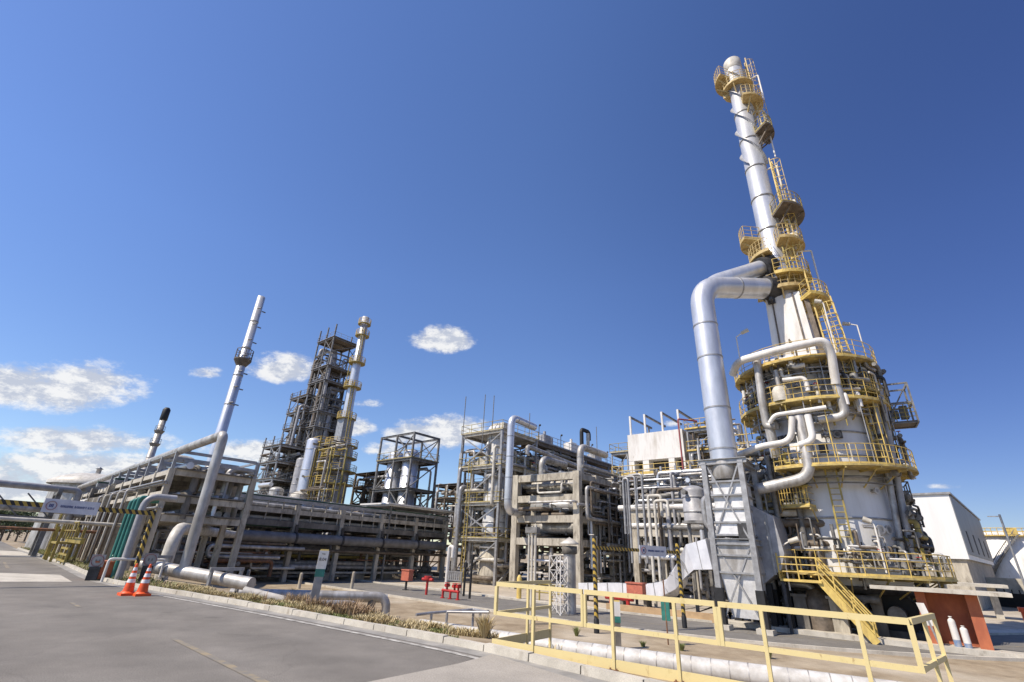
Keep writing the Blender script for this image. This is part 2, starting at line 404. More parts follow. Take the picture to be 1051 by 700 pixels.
# yellow centre line, far lines
def quad(name, m, pxs, z):
    pts = [Gz(x, y, z) for x, y in pxs]; b = MB()
    n = (pts[1]-pts[0]).cross(pts[2]-pts[0])
    b.add(pts if n.z > 0 else pts[::-1], [tuple(range(len(pts)))]); return struct(b.build(name, m))
quad('centre_line', painty, [(176, 656), (181, 655), (282, 702), (268, 702)], .006)
quad('centre_line', painty, [(71, 618), (75, 618), (84, 623), (79, 623)], .006)
quad('centre_line', painty, [(3, 577), (6, 577), (10, 583), (6, 583)], .006)
quad('concrete_crossing', conclight, [(-60, 586), (62, 590), (74, 597), (-60, 597)], .005)
quad('concrete_pavement', mat('worn concrete slab', (.40, .365, .31), (.29, .265, .225), .9, 0, .7, 1, .1, .3, .7, None, 9, .25, .2), [(318, 712), (470, 681), (505, 671.5), (640, 712)], .012)
quad('concrete_pavement', conclight, [(-60, 562), (20, 566), (40, 572), (-60, 569)], .007)
# plant road with its own kerbs
PR = smooth(dens([Vec(p) for p in ((-60, 92), (-20, 55), (-5, 42), (5, 33.2), (10.5, 29.2), (16, 27.3), (22, 27.0), (29, 28.5), (60, 40))], 1.5), 6)
strip(PR, -3.6, 3.6, PLANT+.012, 'plant_road', asphalt2)
for s in (-1, 1):
    A, B = offline(PR, s*3.6), offline(PR, s*3.78); b = MB()
    for i in range(len(PR)-1):
        lo = [(*p, PLANT-.1) for p in (A[i], A[i+1], B[i+1], B[i])]; up = [(*p, PLANT+.13) for p in (A[i], A[i+1], B[i+1], B[i])]
        b.add(lo+up, [(0, 1, 5, 4), (1, 2, 6, 5), (2, 3, 7, 6), (3, 0, 4, 7), (4, 5, 6, 7)])
    struct(b.build('kerb', conclight))
strip(PR, .06, -.06, PLANT+.018, 'centre_line', painty)
# paved plant yard behind the road
yard = mat('plant paving', (.50, .44, .35), (.36, .31, .24), .92, 0, .5, 1, .08, .35, .65, (.44, .37, .27), 8, .25, .12)
weather(yard, .8, False); weather(dirt, 1., False)
strip(PR, -3.78, -5.6, PLANT+.02, 'footpath', conclight)
strip(PR, -5.6, -60, PLANT+.014, 'yard_paving', yard)
# hills
b = MB(); n = 60
vs = []
for k in range(n+1):
    a = math.radians(-80+160*k/n); h = 55+45*math.sin(k*.55)+28*math.sin(k*1.37+1); R = 2600
    d = Vec((math.sin(a), math.cos(a), 0)); vs += [d*R-Z*5, d*(R+500)+Z*max(6, h*.36)*(1. if k < 20 else .6)]
b.add(vs, [(2*k, 2*k+1, 2*k+3, 2*k+2) for k in range(n)], True)
struct(b.build('hills', hillm))
# grass on the verge
def grass(name, n, smin, smax, x0, x1, hmin, hmax, m, patch=None, seed=1):
    rng = random.Random(seed); b = MB(); k = 0; tries = 0
    pts = KSM
    segs = [(a, c) for a, c in zip(pts, pts[1:]) if x0 < a.x < x1]
    tot = sum((c-a).length for a, c in segs)
    from mathutils import noise
    while k < n and tries < n*12:
        tries += 1
        a, c = rng.choice(segs); t = rng.random(); s = smin+(smax-smin)*rng.random()**1.3
        d = (c-a).normalized(); p = a.lerp(c, t)+Vec((d.y, -d.x))*s
        nv = noise.noise(Vec((p.x*.9, p.y*.9, seed*3.)))+.5*noise.noise(Vec((p.x*2.6, p.y*2.6, 9)))
        if nv < (patch if patch is not None else -.2): continue
        z = ground(p.x, p.y)
        if z < -.11: continue
        h = (hmin+(hmax-hmin)*rng.random())*(1+.6*nv)
        an = rng.random()*2*PI; ld = Vec((math.cos(an), math.sin(an), 0)); sd = Vec((-ld.y, ld.x, 0))
        w = .008+.01*rng.random(); lean = h*(.2+.7*rng.random())
        q = Vec((p.x, p.y, z-.02))
        b.add([q-sd*w, q+sd*w, q+ld*lean*.4+Z*h*.65+sd*w*.7, q+ld*lean*.4+Z*h*.65-sd*w*.7, q+ld*lean+Z*h], [(0, 1, 2, 3), (3, 2, 4)]); k += 1
    o = b.build(name, m); o['kind'] = 'stuff'; return o
def leafmat(name, c1, c2, c3=None):
    m = mat(name, c1, c2, .7, 0, 1.3, 1, 0, .4, .6, c3); return m
gm1 = leafmat('green grass', (.24, .25, .08), (.15, .175, .05), (.42, .35, .16))
gm2 = leafmat('dry grass', (.56, .46, .26), (.42, .33, .16), (.30, .27, .10))
o = grass('verge_grass', 12000, .18, 1.9, -12.5, -.3, .03, .09, gm1, -.05, 1); tag(o, 'short green grass behind the kerb of the near road', 'grass')
o = grass('dry_grass', 15000, .25, 4.2, -13.5, -.4, .05, .17, gm2, .05, 2); tag(o, 'dry straw coloured grass on the bank below the near kerb', 'grass')
o = grass('bank_grass', 20000, 2., 13., -3, 14, .04, .15, gm2, -.02, 3); tag(o, 'sparse dry grass on the earth between pipe and plant road', 'grass')
o = grass('far_verge_grass', 6000, .2, 2.2, -60, -11.5, .06, .2, gm1, -.4, 4); tag(o, 'green grass along the foot of the far pipe rack', 'grass')
o = grass('tall_weeds', 1500, .6, 2.6, -8.5, -3.2, .14, .32, leafmat('brown weeds', (.36, .24, .14), (.26, .18, .09), (.44, .34, .18)), .32, 6); tag(o, 'tall brown weeds in ragged patches behind the near kerb', 'weeds')
# weed tufts
rng = random.Random(5)
def tuft(p, h, n, m, label):
    b = MB()
    for i in range(n):
        an = rng.random()*2*PI; ld = Vec((math.cos(an), math.sin(an), 0)); sd = Vec((-ld.y, ld.x, 0)); l = h*(.6+.5*rng.random()); le = l*(.2+.8*rng.random())
        q = Vec(p)+ld*.06*rng.random()-Z*.03; w = .012
        b.add([q-sd*w, q+sd*w, q+ld*le*.4+Z*l*.7+sd*w*.8, q+ld*le*.4+Z*l*.7-sd*w*.8, q+ld*le+Z*l], [(0, 1, 2, 3), (3, 2, 4)])
    tag(b.build('weed_tuft', m, None, p), label, 'weed', 'weed tufts on the bank')
for px, py, h, lab in ((592, 653, .42, 'green weed tuft beside the left hazard striped gate post'), (700, 668, .34, 'green weed tuft below the white clad pipe near the gate'), (660, 664, .26, 'small weed tuft behind the second marker post'), (790, 676, .4, 'weed tuft on the bare bank below the yellow railing panel')):
    tuft(GT(px, py), h, 90, gm1, lab)
for px, py, h, lab in ((497, 655, .5, 'bushy yellow green weed at the left end of the railing'), (300, 611, .5, 'tall brown weed left of the marker post'), (342, 612, .55, 'reddish dry weed just right of the marker post'), (375, 617, .5, 'dry weed by the bent grey pipes')):
    tuft(GT(px, py), h, 140, gm2, lab)

# ------------------------------------------------------------------ FOREGROUND
# railing of pale yellow flat bar, three bays on the kerb side and a return at each end
RA = Gz(507, 664, .05); RA.z = 0
tRB = Gz(933, 638, 1.13); RB = Vec((tRB.x, tRB.y, 0))
rd = (RB-RA).normalized(); RL = (RB-RA).length
rn = Vec((-rd.y, rd.x, 0));
if rn.y < 0: rn = -rn
rt = T('guard_railing', 'pale yellow steel guard railing with toe board along the kerb in front', 'railing', RA)
def panel(p, q, hb, ht, posts, toe=True, mm=None):
    w = .06
    b = MB(); b.bar(p+Z*ht, q+Z*ht, w, .075); b.build('top_rail', cream, rt)
    b = MB(); b.bar(p+Z*hb, q+Z*hb, w*.8, .06); b.build('mid_rail', cream, rt)
    for t, lo in posts:
        c = p.lerp(q, t); b = MB(); b.bar(c+Z*lo, c+Z*(ht-.038), .055, .055, rd); b.build('post', cream, rt)
# bays located by their posts in the photo
def tpx(px, z):                          # parameter along railing
    t = along(RA, rd, px, z, RL*1.2); return t/RL
HT, HM = 1.13, .62
t601, t735 = tpx(599, 1.1), tpx(735.5, 1.1)
bays = [(0, t601-.003, [0, 1], [tpx(548, 1.), ]), (t601+.003, t735-.004, [0, 1], [tpx(628, 1.), tpx(692, 1.)]), (t735+.004, 1, [0, 1], [tpx(782, 1.), tpx(884, .9)])]
for t0, t1, ends, mids in bays:
    p, q = RA.lerp(RB, t0), RA.lerp(RB, t1)
    b = MB(); b.bar(p+Z*HT, q+Z*HT, .05, .075); b.build('top_rail', cream, rt)
    b = MB(); b.bar(p+Z*HM, q+Z*HM, .045, .065); b.build('mid_rail', cream, rt)
    for c in (p, q):
        b = MB(); b.bar(c+Z*(HM-.03), c+Z*(HT-.038), .06, .06, rd); b.build('post', cream, rt)
    for t in mids:
        c = RA.lerp(RB, t); b = MB(); b.bar(c+Z*0, c+Z*(HT-.038), .06, .05, rd); po = b.build('post', cream, rt)
        b = MB(); b.box(c+Z*.042, .16, .14, .014, rd, rn)
        for k_ in (-1, 1): b.lathe(c+rd*(.055*k_)-rn*.04+Z*.045, [(.014, 0), (.014, .025), (.001, .025)], 6)
        b.build('base_plate', rust, po)
b = MB(); b.bar(RA-rd*.05+Z*.10, RB+Z*.10, .02, .17); b.build('toe_board', cream, rt)
rl = Gz(565, 597.2, 1.13); rr_ = Gz(957.5, 632, 1.13)
rn0 = rn
for e, tp_ in ((RA, rl), (RB, rr_)):
    rn = Vec((tp_.x-e.x, tp_.y-e.y, 0)); wd = rn.length; rn = rn/wd; print('return', wd)
    q = e+rn*wd; k = e+rn*.03
    b = MB(); b.bar(k+Z*HT, q+Z*HT, .05, .07); b.build('top_rail', cream, rt)
    b = MB(); b.bar(k+Z*HM, q+Z*HM, .045, .06); b.build('mid_rail', cream, rt)
    b = MB(); b.bar(k+Z*.10, q+Z*.10, .02, .17); b.build('toe_board', cream, rt)
    for f in ((.55, 1.) if wd > 1.2 else (.33, .66, 1.)):
        c = e+rn*wd*f; b = MB(); b.bar(c-Z*.3, c+Z*(HT-.036), .05, .05, rd); b.build('post', cream, rt)
rn = rn0
# concrete apron under the railing
b = MB()
pp = [RA-rd*.5-rn*.25, RB+rd*1.2-rn*.25, RB+rd*1.2+rn*.28, RA-rd*.5+rn*.28]
lo = [(p.x, p.y, -.6) for p in pp]; up = [(p.x, p.y, .03) for p in pp]
b.add(lo+up, [(0, 1, 5, 4), (1, 2, 6, 5), (2, 3, 7, 6), (3, 0, 4, 7), (4, 5, 6, 7)])
struct(b.build('concrete_apron', conclight))
# traffic cones
def cone(p, label):
    t = T('traffic_cone', label, 'traffic cone', p, 'traffic cones at the road corner')
    b = MB(); b.box(p+Z*.035, .42, .42, .07); b.lathe(p, [(.21, .07), (.18, .10), (.155, .12)], 8); b.build('base', orange, t)
    b = MB(); b.lathe(p, [(.15, .12), (.033, .88), (.028, .90), (.001, .90)], 18); b.build('body', orange, t)
    for z0, z1 in ((.36, .46), (.53, .63), (.70, .79)):
        r = lambda z: .15-(z-.12)*(.117/.76)+.004
        b = MB(); b.lathe(p, [(r(z0), z0), (r(z1), z1)], 18); b.build('reflective_band', cwhite, t)
c1 = Gz(130, 611, 0); c2 = Gz(144.5, 611.5, 0)
cone(c1, 'orange and white banded traffic cone, the left of the pair at the road corner')
cone(c2, 'orange and white banded traffic cone, the right of the pair at the road corner')
def text(parent, s, size, p, right, up, m, name='lettering', off=.012):
    cu = bpy.data.curves.new(name, 'FONT'); cu.body = s; cu.size = size; cu.align_x = 'CENTER'; cu.align_y = 'CENTER'; cu.extrude = .002
    tmp = bpy.data.objects.new(name, cu); COL.objects.link(tmp); bpy.context.view_layer.update()
    me = bpy.data.meshes.new_from_object(tmp.evaluated_get(bpy.context.evaluated_depsgraph_get())); bpy.data.objects.remove(tmp)
    o = bpy.data.objects.new(name, me); COL.objects.link(o); me.materials.clear(); me.materials.append(m)
    n = right.cross(up).normalized(); M = Matrix((right, up, n)).transposed().to_4x4()
    o0 = Vec(parent['_o']); M.translation = Vec(p)+n*off-o0
    o.parent = parent; o.matrix_local = M; return o
# marker posts: concrete post, green band, white head
def marker(p, h, w, label, yaw, txt, tilt=0.):
    t = T('marker_post', label, 'marker post', p, 'concrete marker posts')
    ax = Vec((math.cos(yaw), math.sin(yaw), 0)); ay = Vec((-ax.y, ax.x, 0)); up = (Z+ax*tilt).normalized()
    b = MB(); b.box(p+up*(h*.27-.1), w*.92, w*.92, h*.54+.2, ax, ay, up); b.build('post', concdark if not txt else mat('marker concrete', (.36, .35, .33), (.25, .24, .23), .9, 0, 3), t)
    b = MB(); b.box(p+up*(h*.605), w*1.01, w*1.01, h*.13, ax, ay, up); b.build('band', greenp, t)
    b = MB(); b.box(p+up*(h*.825), w*1.04, w*1.04, h*.31, ax, ay, up); o = b.build('head', white, t)
    b = MB(); b.box(p+up*(h*.992), w*.9, w*.9, h*.024, ax, ay, up); b.build('cap', yellow, t)
    if txt:
        q = p-ay*(w*.52)
        text(t, 'No', .07, q+up*h*.925, ax, up, black); text(t, '8.04', .115, q+up*h*.83, ax, up, black); text(t, '- - -', .06, q+up*h*.735, ax, up, black)
mp = GT(320, 626)
marker(mp, 1.56, .25, 'white headed marker post with green band and lettering in the roadside grass', math.radians(20), True, .03)
marker(GT(635, 666), 1.7, .24, 'short marker post with green band behind the railing by the gate', math.radians(-10), False)
# concrete bollards on the far verge
def bollard(px, py, d, h, label):
    p = onG(P(px, py, d)); b = MB(); b.lathe(p, [(.14, -.1), (.13, h*.9), (.09, h), (.001, h)], 10)
    tag(b.build('bollard', concrete, None, p), label, 'bollard', 'concrete bollards along the plant road')
bollard(362, 596, 46, 1.35, 'short concrete bollard right of the white headed marker post')
bollard(309, 592, 46, 1.15, 'short concrete bollard left of the white headed marker post')
bollard(253, 596, 44, 1.1, 'short concrete bollard near the silver ground pipe')
# round signs on short dark stands near the cones
def roundsign(p, label, face, h=1.05):
    t = T('round_sign', label, 'road sign', p, 'round signs at the pipe rack corner')
    n = -face; ax = Vec((-face.y, face.x, 0))
    b = MB(); b.box(p+Z*h*.28, .36, .12, h*.62, ax, face); b.build('stand', dark, t)
    b = MB(); b.box(p+Z*h*.8, .46, .03, .46, ax, face); o = b.build('plate', galv, t)
    b = MB(); c = p+Z*h*.8-face*.02
    pts = [c+ax*(math.cos(k*PI/12)*.20)+Z*(math.sin(k*PI/12)*.20) for k in range(25)]
    for a, d in zip(pts, pts[1:]): b.bar(a, d, .012, .05, face)
    b.build('ring', redring, t)
    b = MB()
    for x in (-.06, .05): b.box(c+ax*x, .05, .01, .10, ax, face)
    b.build('numerals', steel, t)
fv = Vec((-.45, .9, 0)).normalized()
q = P(146, 600, 25.5); q.z = ground(q.x, q.y); roundsign(q, 'small round prohibition sign standing behind the right traffic cone', fv)
q = P(92, 598, 27); q.z = ground(q.x, q.y); roundsign(q, 'small round prohibition sign near the foot of the green pipes', fv)
# ------------------------------------------------------------------ height gantries
def gantry(p, q, h, label, board, face, r=.1, flat=False):
    t = T('height_gantry', label, 'height barrier', p)
    for e in (p, q):
        b = MB()
        if flat: b.bar(e-Z*.2, e+Z*(h+.12), .13, .13, (q-p).normalized())
        else: b.tube(e-Z*.2, e+Z*(h+.5), r, 12)
        b.build('post', hazard, t)
        b = MB(); b.lathe(e, [(r*1.25, -.1), (r*1.25, .55), (r, .62)], 12); b.build('sleeve', black, t)
    b = MB(); b.bar(p+Z*h, q+Z*h, .16, .16); b.build('crossbar', hazard, t)
    s0, s1, hh = board
    c = p.lerp(q, (s0+s1)/2)+Z*h+face*.13; L = (q-p).length*abs(s1-s0); ax = (q-p).normalized()
    if ax.cross(Z).dot(face) < 0: ax = -ax
    # board faces 'face': right of the reader
    rx = Z.cross(face).normalized()
    b = MB(); b.box(c, L, .04, hh, rx, face); bo = b.build('sign_board', signw, t)
    b = MB(); cc = c-rx*(L*.36)+face*.025; R = hh*.31
    pts = [cc+rx*(math.cos(k*PI/14)*R)+Z*(math.sin(k*PI/14)*R) for k in range(29)]
    for a, d in zip(pts, pts[1:]): b.bar(a, d, .012, hh*.1, face)
    b.build('ring', redring, bo)
    b = MB()
    for x in (-.3, 0, .3): b.box(cc+rx*(x*R), R*.2, .01, R*.75, rx, face)
    b.build('numerals', blue, bo)
    b = MB(); rg = random.Random(3); x = -.2
    while x < .40:                       # row of small capitals, too small to read in the photo
        w = rg.choice((.016, .018, .021)); hh2 = hh*.17
        if rg.random() > .14:
            o = c+rx*(L*(x+w/2))+face*.024
            b.box(o-rx*(L*w*.36), L*w*.26, .008, hh2, rx, face)
            if rg.random() < .6: b.box(o+rx*(L*w*.3), L*w*.24, .008, hh2, rx, face)
            b.box(o+Z*hh2*rg.choice((-.4, 0, .4)), L*w*.5, .008, hh2*.22, rx, face)
        x += w*1.25
    b.build('lettering', blue, bo)
    return t
gp = P(134, 598, 25.2); gp.z = .0
h1 = zz(gp, 527)-gp.z
gq = gp-V*8.6
gantry(gp, gq, h1, 'left height gantry with hazard striped bar and white sign board across the near road', (.215, .40, .46), -U*.0+Vec((.62, -.78, 0)).normalized() if False else U, .07, True)
g1 = Gz(612.5, 650, PLANT); g2 = Gz(703, 645, PLANT)
hg = zz(g1, 562)-PLANT
gx = (g2-g1).normalized(); gf = Vec((gx.y, -gx.x, 0))
if gf.y > 0: gf = -gf
gantry(g1, g2, hg, 'right height gantry of hazard striped posts over the plant road with small white sign', (.49, .82, .52), gf, .105)

# ------------------------------------------------------------------ LEFT PIPE RACK
UL = Vec((math.sin(math.radians(-46)), math.cos(math.radians(-46)), 0)); VL = Vec((-UL.y, UL.x, 0))
if VL.x < 0: VL = -VL
A = P(138, 598, 33); A.z = ground(A.x, A.y)
WL = along(A, VL, 244, 1.7, 15)
zdeck = zz(A, 481); zrail = zz(A, 463); NB = 18; SP = 3.1
lev = [zdeck-.15, zz(A, 511), zz(A, 531), ]
t = T('pipe_rack', 'long concrete pipe rack on the left receding beside the near road', 'pipe rack', A)
for i in range(NB):
    for k, (bb) in enumerate((0, WL)):
        p = A+UL*(SP*i)+VL*bb; gz = ground(p.x, p.y)
        b = MB(); b.bar(Vec((p.x, p.y, gz-.3)), Vec((p.x, p.y, zdeck)), .34, .30, VL); b.build('column', concrete, t)
        if i < 7:
            b = MB(); b.bar(Vec((p.x, p.y, zdeck)), Vec((p.x, p.y, zrail)), .16, .16, VL); b.build('upper_post', pipegrey if i else galv, t)
    p = A+UL*(SP*i); b = MB()
    for z in lev: b.bar(Vec((p.x, p.y, z))+VL*.18, Vec((p.x, p.y, z))+VL*(WL-.18), .28, .34)
    b.build('cross_beam', concrete, t)
    if i < 7:
        b = MB()
        for z in (zrail, (zrail+zdeck)/2): b.bar(Vec((p.x, p.y, z))+VL*.09, Vec((p.x, p.y, z))+VL*(WL-.09), .12, .16)
        b.build('upper_beam', galv, t)
    if i < NB-1:
        for bb in (0, WL):
            b = MB(); p = A+UL*(SP*i)+VL*bb
            for z in (lev[0]-.02, lev[1]+.25): b.bar(Vec((p.x, p.y, z))+UL*.2, Vec((p.x, p.y, z))+UL*(SP-.2), .2, .26)
            b.build('side_beam', conclight, t)
            if i < 6:
                b = MB(); b.bar(Vec((p.x, p.y, zrail))+UL*.09, Vec((p.x, p.y, zrail))+UL*(SP-.09), .1, .12); b.build('upper_beam', galv, t)
for zt_k in (zdeck-A.z+.04, lev[1]-A.z+.24, lev[2]-A.z+.24):
    b = MB(); b.box(A+UL*(SP*(NB-1)/2)+VL*(WL/2)+Z*zt_k, SP*(NB-1)+.5, WL-.7 if zt_k < zdeck-A.z else WL-.3, .07, UL, VL); b.build('shade_deck', concdark, t)  # solid decks added on each tier to shade the inside of the rack
LR = SP*(NB-1)
gl = 'pipes on the left rack'
rg = random.Random(11)
for z, n, who in ((lev[0]+.21, 6, 'top'), (lev[1]+.21, 7, 'middle'), (lev[2]+.21, 7, 'lowest')):
    for k in range(n):
        r = rg.choice((.08, .12, .16, .2)); v = .45+(WL-.9)*(k+.5)/n
        p = Vec((A.x, A.y, z+r))+VL*v-UL*(rg.uniform(-.9, .5)); q = Vec((A.x, A.y, z+r))+VL*v+UL*LR
        m = rg.choice((silver2, pipegrey, pipelight, silver, concdark, greenp if k == 1 else pipegrey))
        nm = {silver2: 'weathered silver', silver: 'silver', pipegrey: 'grey', pipelight: 'pale', concdark: 'dark grey', greenp: 'green'}[m]
        if k % 3 == 1 and who != 'lowest':
            pts = [p-Z*1.4, p, q]
        else: pts = [p, q]
        pipe('pipe', f'{nm} pipe lying along the {who} tier of the left concrete rack', pts, r, m, gl, 8, None, 'pipe', 5)
# the tall thin vertical pipes and struts seen between the far bents
for i in range(16):
    p = A+UL*(6.5+2.4*i)-VL*.65; g0 = ground(p.x, p.y)
    pipe('downpipe', 'thin pale downpipe against the road side of the left rack columns', [Vec((p.x, p.y, g0-.1)), Vec((p.x, p.y, zdeck-.9)), Vec((p.x, p.y, zdeck-.9))+VL*1.6], .07, pipelight if i % 2 else silver2, 'downpipes on the left rack', 8)
for i in range(18):
    p = A+UL*(5.2+2.2*i)-VL*.45; g0 = ground(p.x, p.y); b = MB()
    b.box(Vec((p.x, p.y, (g0+zdeck-1.6)/2)), .14, .1, zdeck-1.6-g0, UL, VL)
    tag(b.build('cable_riser', steelb, None, Vec((p.x, p.y, g0))), 'brown cable riser strip on the road side of the left rack', 'cable riser', 'cable risers on the left rack')
for k in range(16):
    z = (zrail+.1, zdeck+.25, zdeck-.7, lev[1]+.75, lev[1]-.5)[k % 5]; v = (.2, WL-.3, -.3, -.25, -.2)[k % 5]+.12*(k//5)
    p = Vec((A.x, A.y, z))+VL*v; pipe('conduit', 'thin conduit line strung along the left concrete rack', [p-UL*.3, p+UL*(LR*.9)], .03+.012*(k % 3), galv, 'conduits on the left rack', 6)
# equipment standing under the rack
for i in range(8):
    p = A+UL*(3.5+5.6*i)+VL*(WL*.55); g0 = ground(p.x, p.y); tt = T('pump', 'dark pump set on a plinth under the left rack', 'pump', Vec((p.x, p.y, g0)), 'pumps under the left rack')
    b = MB(); b.box(Vec((p.x, p.y, g0+.25)), 1.6, .9, .5, UL, VL); b.build('plinth', concdark, tt)
    b = MB(); c = Vec((p.x, p.y, g0+.85)); b.tube(c-UL*.75, c+UL*.1, .3, 12); b.tube(c+UL*.2, c+UL*.6, .38, 12); b.tube(c, c+UL*.3, .08); b.build('motor', steel, tt)
    b = MB(); b.path([c+UL*.4+Z*.3, c+UL*.4+Z*1.6, c+UL*.4+Z*1.6+VL*1.2], .1, 8); b.build('discharge_pipe', pipegrey, tt)
# green pipes and the grey riser by the gantry post
for k, (px, d) in enumerate(((103.5, 27.6), (107.5, 27.3), (111.5, 27.0))):
    p = P(px, 603, d); p.z = ground(p.x, p.y); zt = zz(p, 513-k*1.5)
    pipe('green_pipe', ('dark green vertical pipe, the leftmost of three beside the left rack corner', 'dark green vertical pipe, the middle of three beside the left rack corner', 'dark green vertical pipe, the rightmost of three next to the thick grey riser')[k],
         [p-Z*.2, Vec((p.x, p.y, zt)), Vec((p.x, p.y, zt))+VL*(1.0-k*.15)], .075, greenp, 'green risers at the left rack corner', 10)
p = P(117.5, 605, 26.4); p.z = ground(p.x, p.y); zt = zz(p, 509)
pipe('riser_pipe', 'thick grey riser pipe with an elbow beside the green pipes', [p-Z*.2, Vec((p.x, p.y, zt)), Vec((p.x, p.y, zt))+VL*1.1], .135, pipegrey, None, 14, .5)
p = P(112, 575, 26.2)
pipe('white_pipe', 'thin white pipe hooking round the green risers', [p-Z*1., p+Z*.05, p+VL*1.9+Z*.05, p+VL*1.9-Z*.6], .05, white, None, 8)
# faded yellow ladder cage / stair structure at the road side
q = P(60, 583, 46); q.z = ground(q.x, q.y)
t = T('access_tower', 'faded yellow steel access frame with ladder against the left rack', 'access frame', q)
hh = zz(q, 541)-q.z
for a in (0, 2.6):
    for c in (0, 1.1):
        e = q+UL*(-a)+VL*(c-.8); b = MB(); b.bar(e-Z*.2, e+Z*hh, .14, .14, VL); b.build('post', olive, t)
b = MB(); b.box(q-UL*1.3-VL*.25+Z*hh*.52, 3., 1.3, .12, UL, VL); b.build('landing', olive, t)
b = MB(); b.box(q-UL*4.5-VL*.25+Z*(hh*.62), 6.6, .2, .3, UL, VL); b.rail([q-UL*1.2-VL*.7+Z*hh*.66, q-UL*7.8-VL*.7+Z*hh*.66], .9, 1.2, .04); b.build('walkway', olive, t)
b = MB(); b.ladder(q-VL*.9+UL*.3, q-VL*.9+UL*.3+Z*(hh+.8), UL, .5, .04); b.build('ladder', olive, t)
q2 = P(56, 588, 42); q2.z = ground(q2.x, q2.y)
t = T('stair_flight', 'low yellow steel stile of three rails at the kerb of the left rack', 'steps', q2)
for k in range(3):
    b = MB(); b.bar(q2+Z*(.3+.33*k)+UL*1.2*(1-k*.1), q2+Z*(.3+.33*k)-UL*2.6*(1-k*.1), .12, .1); b.build('rail', olive, t)
for a in (1.0, -1, -2.4): b = MB(); b.bar(q2+UL*a-Z*.2, q2+UL*a+Z*1.05, .09, .09, VL); b.build('post', olive, t)
q3 = P(101, 596, 27.6); q3.z = ground(q3.x, q3.y); b = MB(); b.box(q3+Z*.3, 1.1, .7, .6, UL, VL); b.box(q3+Z*.63, 1.2, .8, .06, UL, VL)
for k in range(5): b.box(q3+Z*.3-VL*.36+UL*(-.44+.22*k), .04, .03, .5, UL, VL)
tag(b.build('equipment_crate', terracotta, None, q3), 'low rusty orange crate on the ground left of the green pipes', 'crate')
# big pipe leg with the header at its foot
hA, hB = P(165, 590, 27), P(243, 607.5, 24.2); hA.z = ground(hA.x, hA.y)+.52; hB.z = ground(hB.x, hB.y)+.52
LGT = .66
leg0 = hA.lerp(hB, LGT*.42)
zt = zz(leg0, 446)
topend = Vec((leg0.x, leg0.y, zt))+UL*46
lp = T('flare_header', 'large silver pipe leg rising from a ground header to the rack top and bending back', 'pipe', leg0)
b = MB(); b.path([leg0, Vec((leg0.x, leg0.y, zt)), topend], .215, 18, .34, 8); b.build('riser', silver2, lp)
b = MB(); ht = (hB-hA).normalized(); b.sweep([hA-ht*1.2, hB+ht*.6], .25, 18); b.build('header', silver2, lp)
for e in (hA-ht*.6, hA.lerp(hB, .82)):
    b = MB()
    b.bar(e+rn*.6-Z*.9, e+rn*.6+Z*.40, .11, .11, ht); b.bar(e-rn*.6-Z*.9, e-rn*.6+Z*.40, .11, .11, ht); b.bar(e-rn*.68+Z*.39, e+rn*.68+Z*.39, .12, .12); b.build('pipe_support', galv, lp)
# loop pipe: big pale elbow behind the leg joining the pipe along the middle rack
M0 = Vec((-26.6, 41.5, 0)); ZP = 2.15
m1 = M0+V*1.0; m1.z = ZP
le = P(167, 588, 29.5); le.z = ground(le.x, le.y)
pipe('loop_pipe', 'big pale pipe elbow behind the silver leg turning down to the ground', [le-Z*.3, Vec((le.x, le.y, ZP)), M0+V*4.6+U*.55+Z*ZP], .28, pipelight, None, 18, 1.2)
# white insulated pieces lying beyond the header and thin grey lines
a = P(250, 606, 22.5); c = P(303, 609.5, 22); a.z = ground(a.x, a.y)+.22; c.z = ground(c.x, c.y)+.22
pipe('white_pipe', 'white wrapped pipe length lying in dry grass left of the marker post', [a, c], .16, pipelight, None, 12)
a = P(348, 620, 19.2); c = P(386, 625, 19.); a.z = ground(a.x, a.y)+.2; c.z = ground(c.x, c.y)+.2
pipe('white_pipe', 'white wrapped pipe length lying in dry grass right of the marker post', [a, c], .15, pipelight, None, 12)
for k in range(4):
    d = 25.+k*1.5; a = P(238, 601+0*k, d); c = P(398 if k != 0 else 372, 610, d-.5)
    zc = [-.62, -.42, -.6, -.75][k]
    a.z = c.z = zc; e = Vec(c)
    pts = [a, c, c-Z*1.1] if k < 2 else [a, c]
    pipe('ground_pipe', ['grey pipe bending down into the bank, the nearer of two', 'grey pipe bending down into the bank, the farther of two', 'long straight grey pipe on low supports behind the bent pipes', 'low grey pipe farthest of the four beyond the bank'][k], pts, [.15, .2, .14, .2][k], silver2 if k % 2 else galv, 'grey pipes on the bank', 12, .55)
    b = MB()
    for f in (.1, .5, .9):
        s = a.lerp(c, f); gz = ground(s.x, s.y); b.box(Vec((s.x, s.y, (gz+zc-.15)/2-.05)), .25, .25, max(.1, zc-.15-gz)+.1)
    tag(b.build('pipe_support', concdark, None, Vec((a.x, a.y, ground(a.x, a.y)))), 'low concrete sleepers under the grey bank pipes', 'pipe support', 'sleepers under the grey pipes')
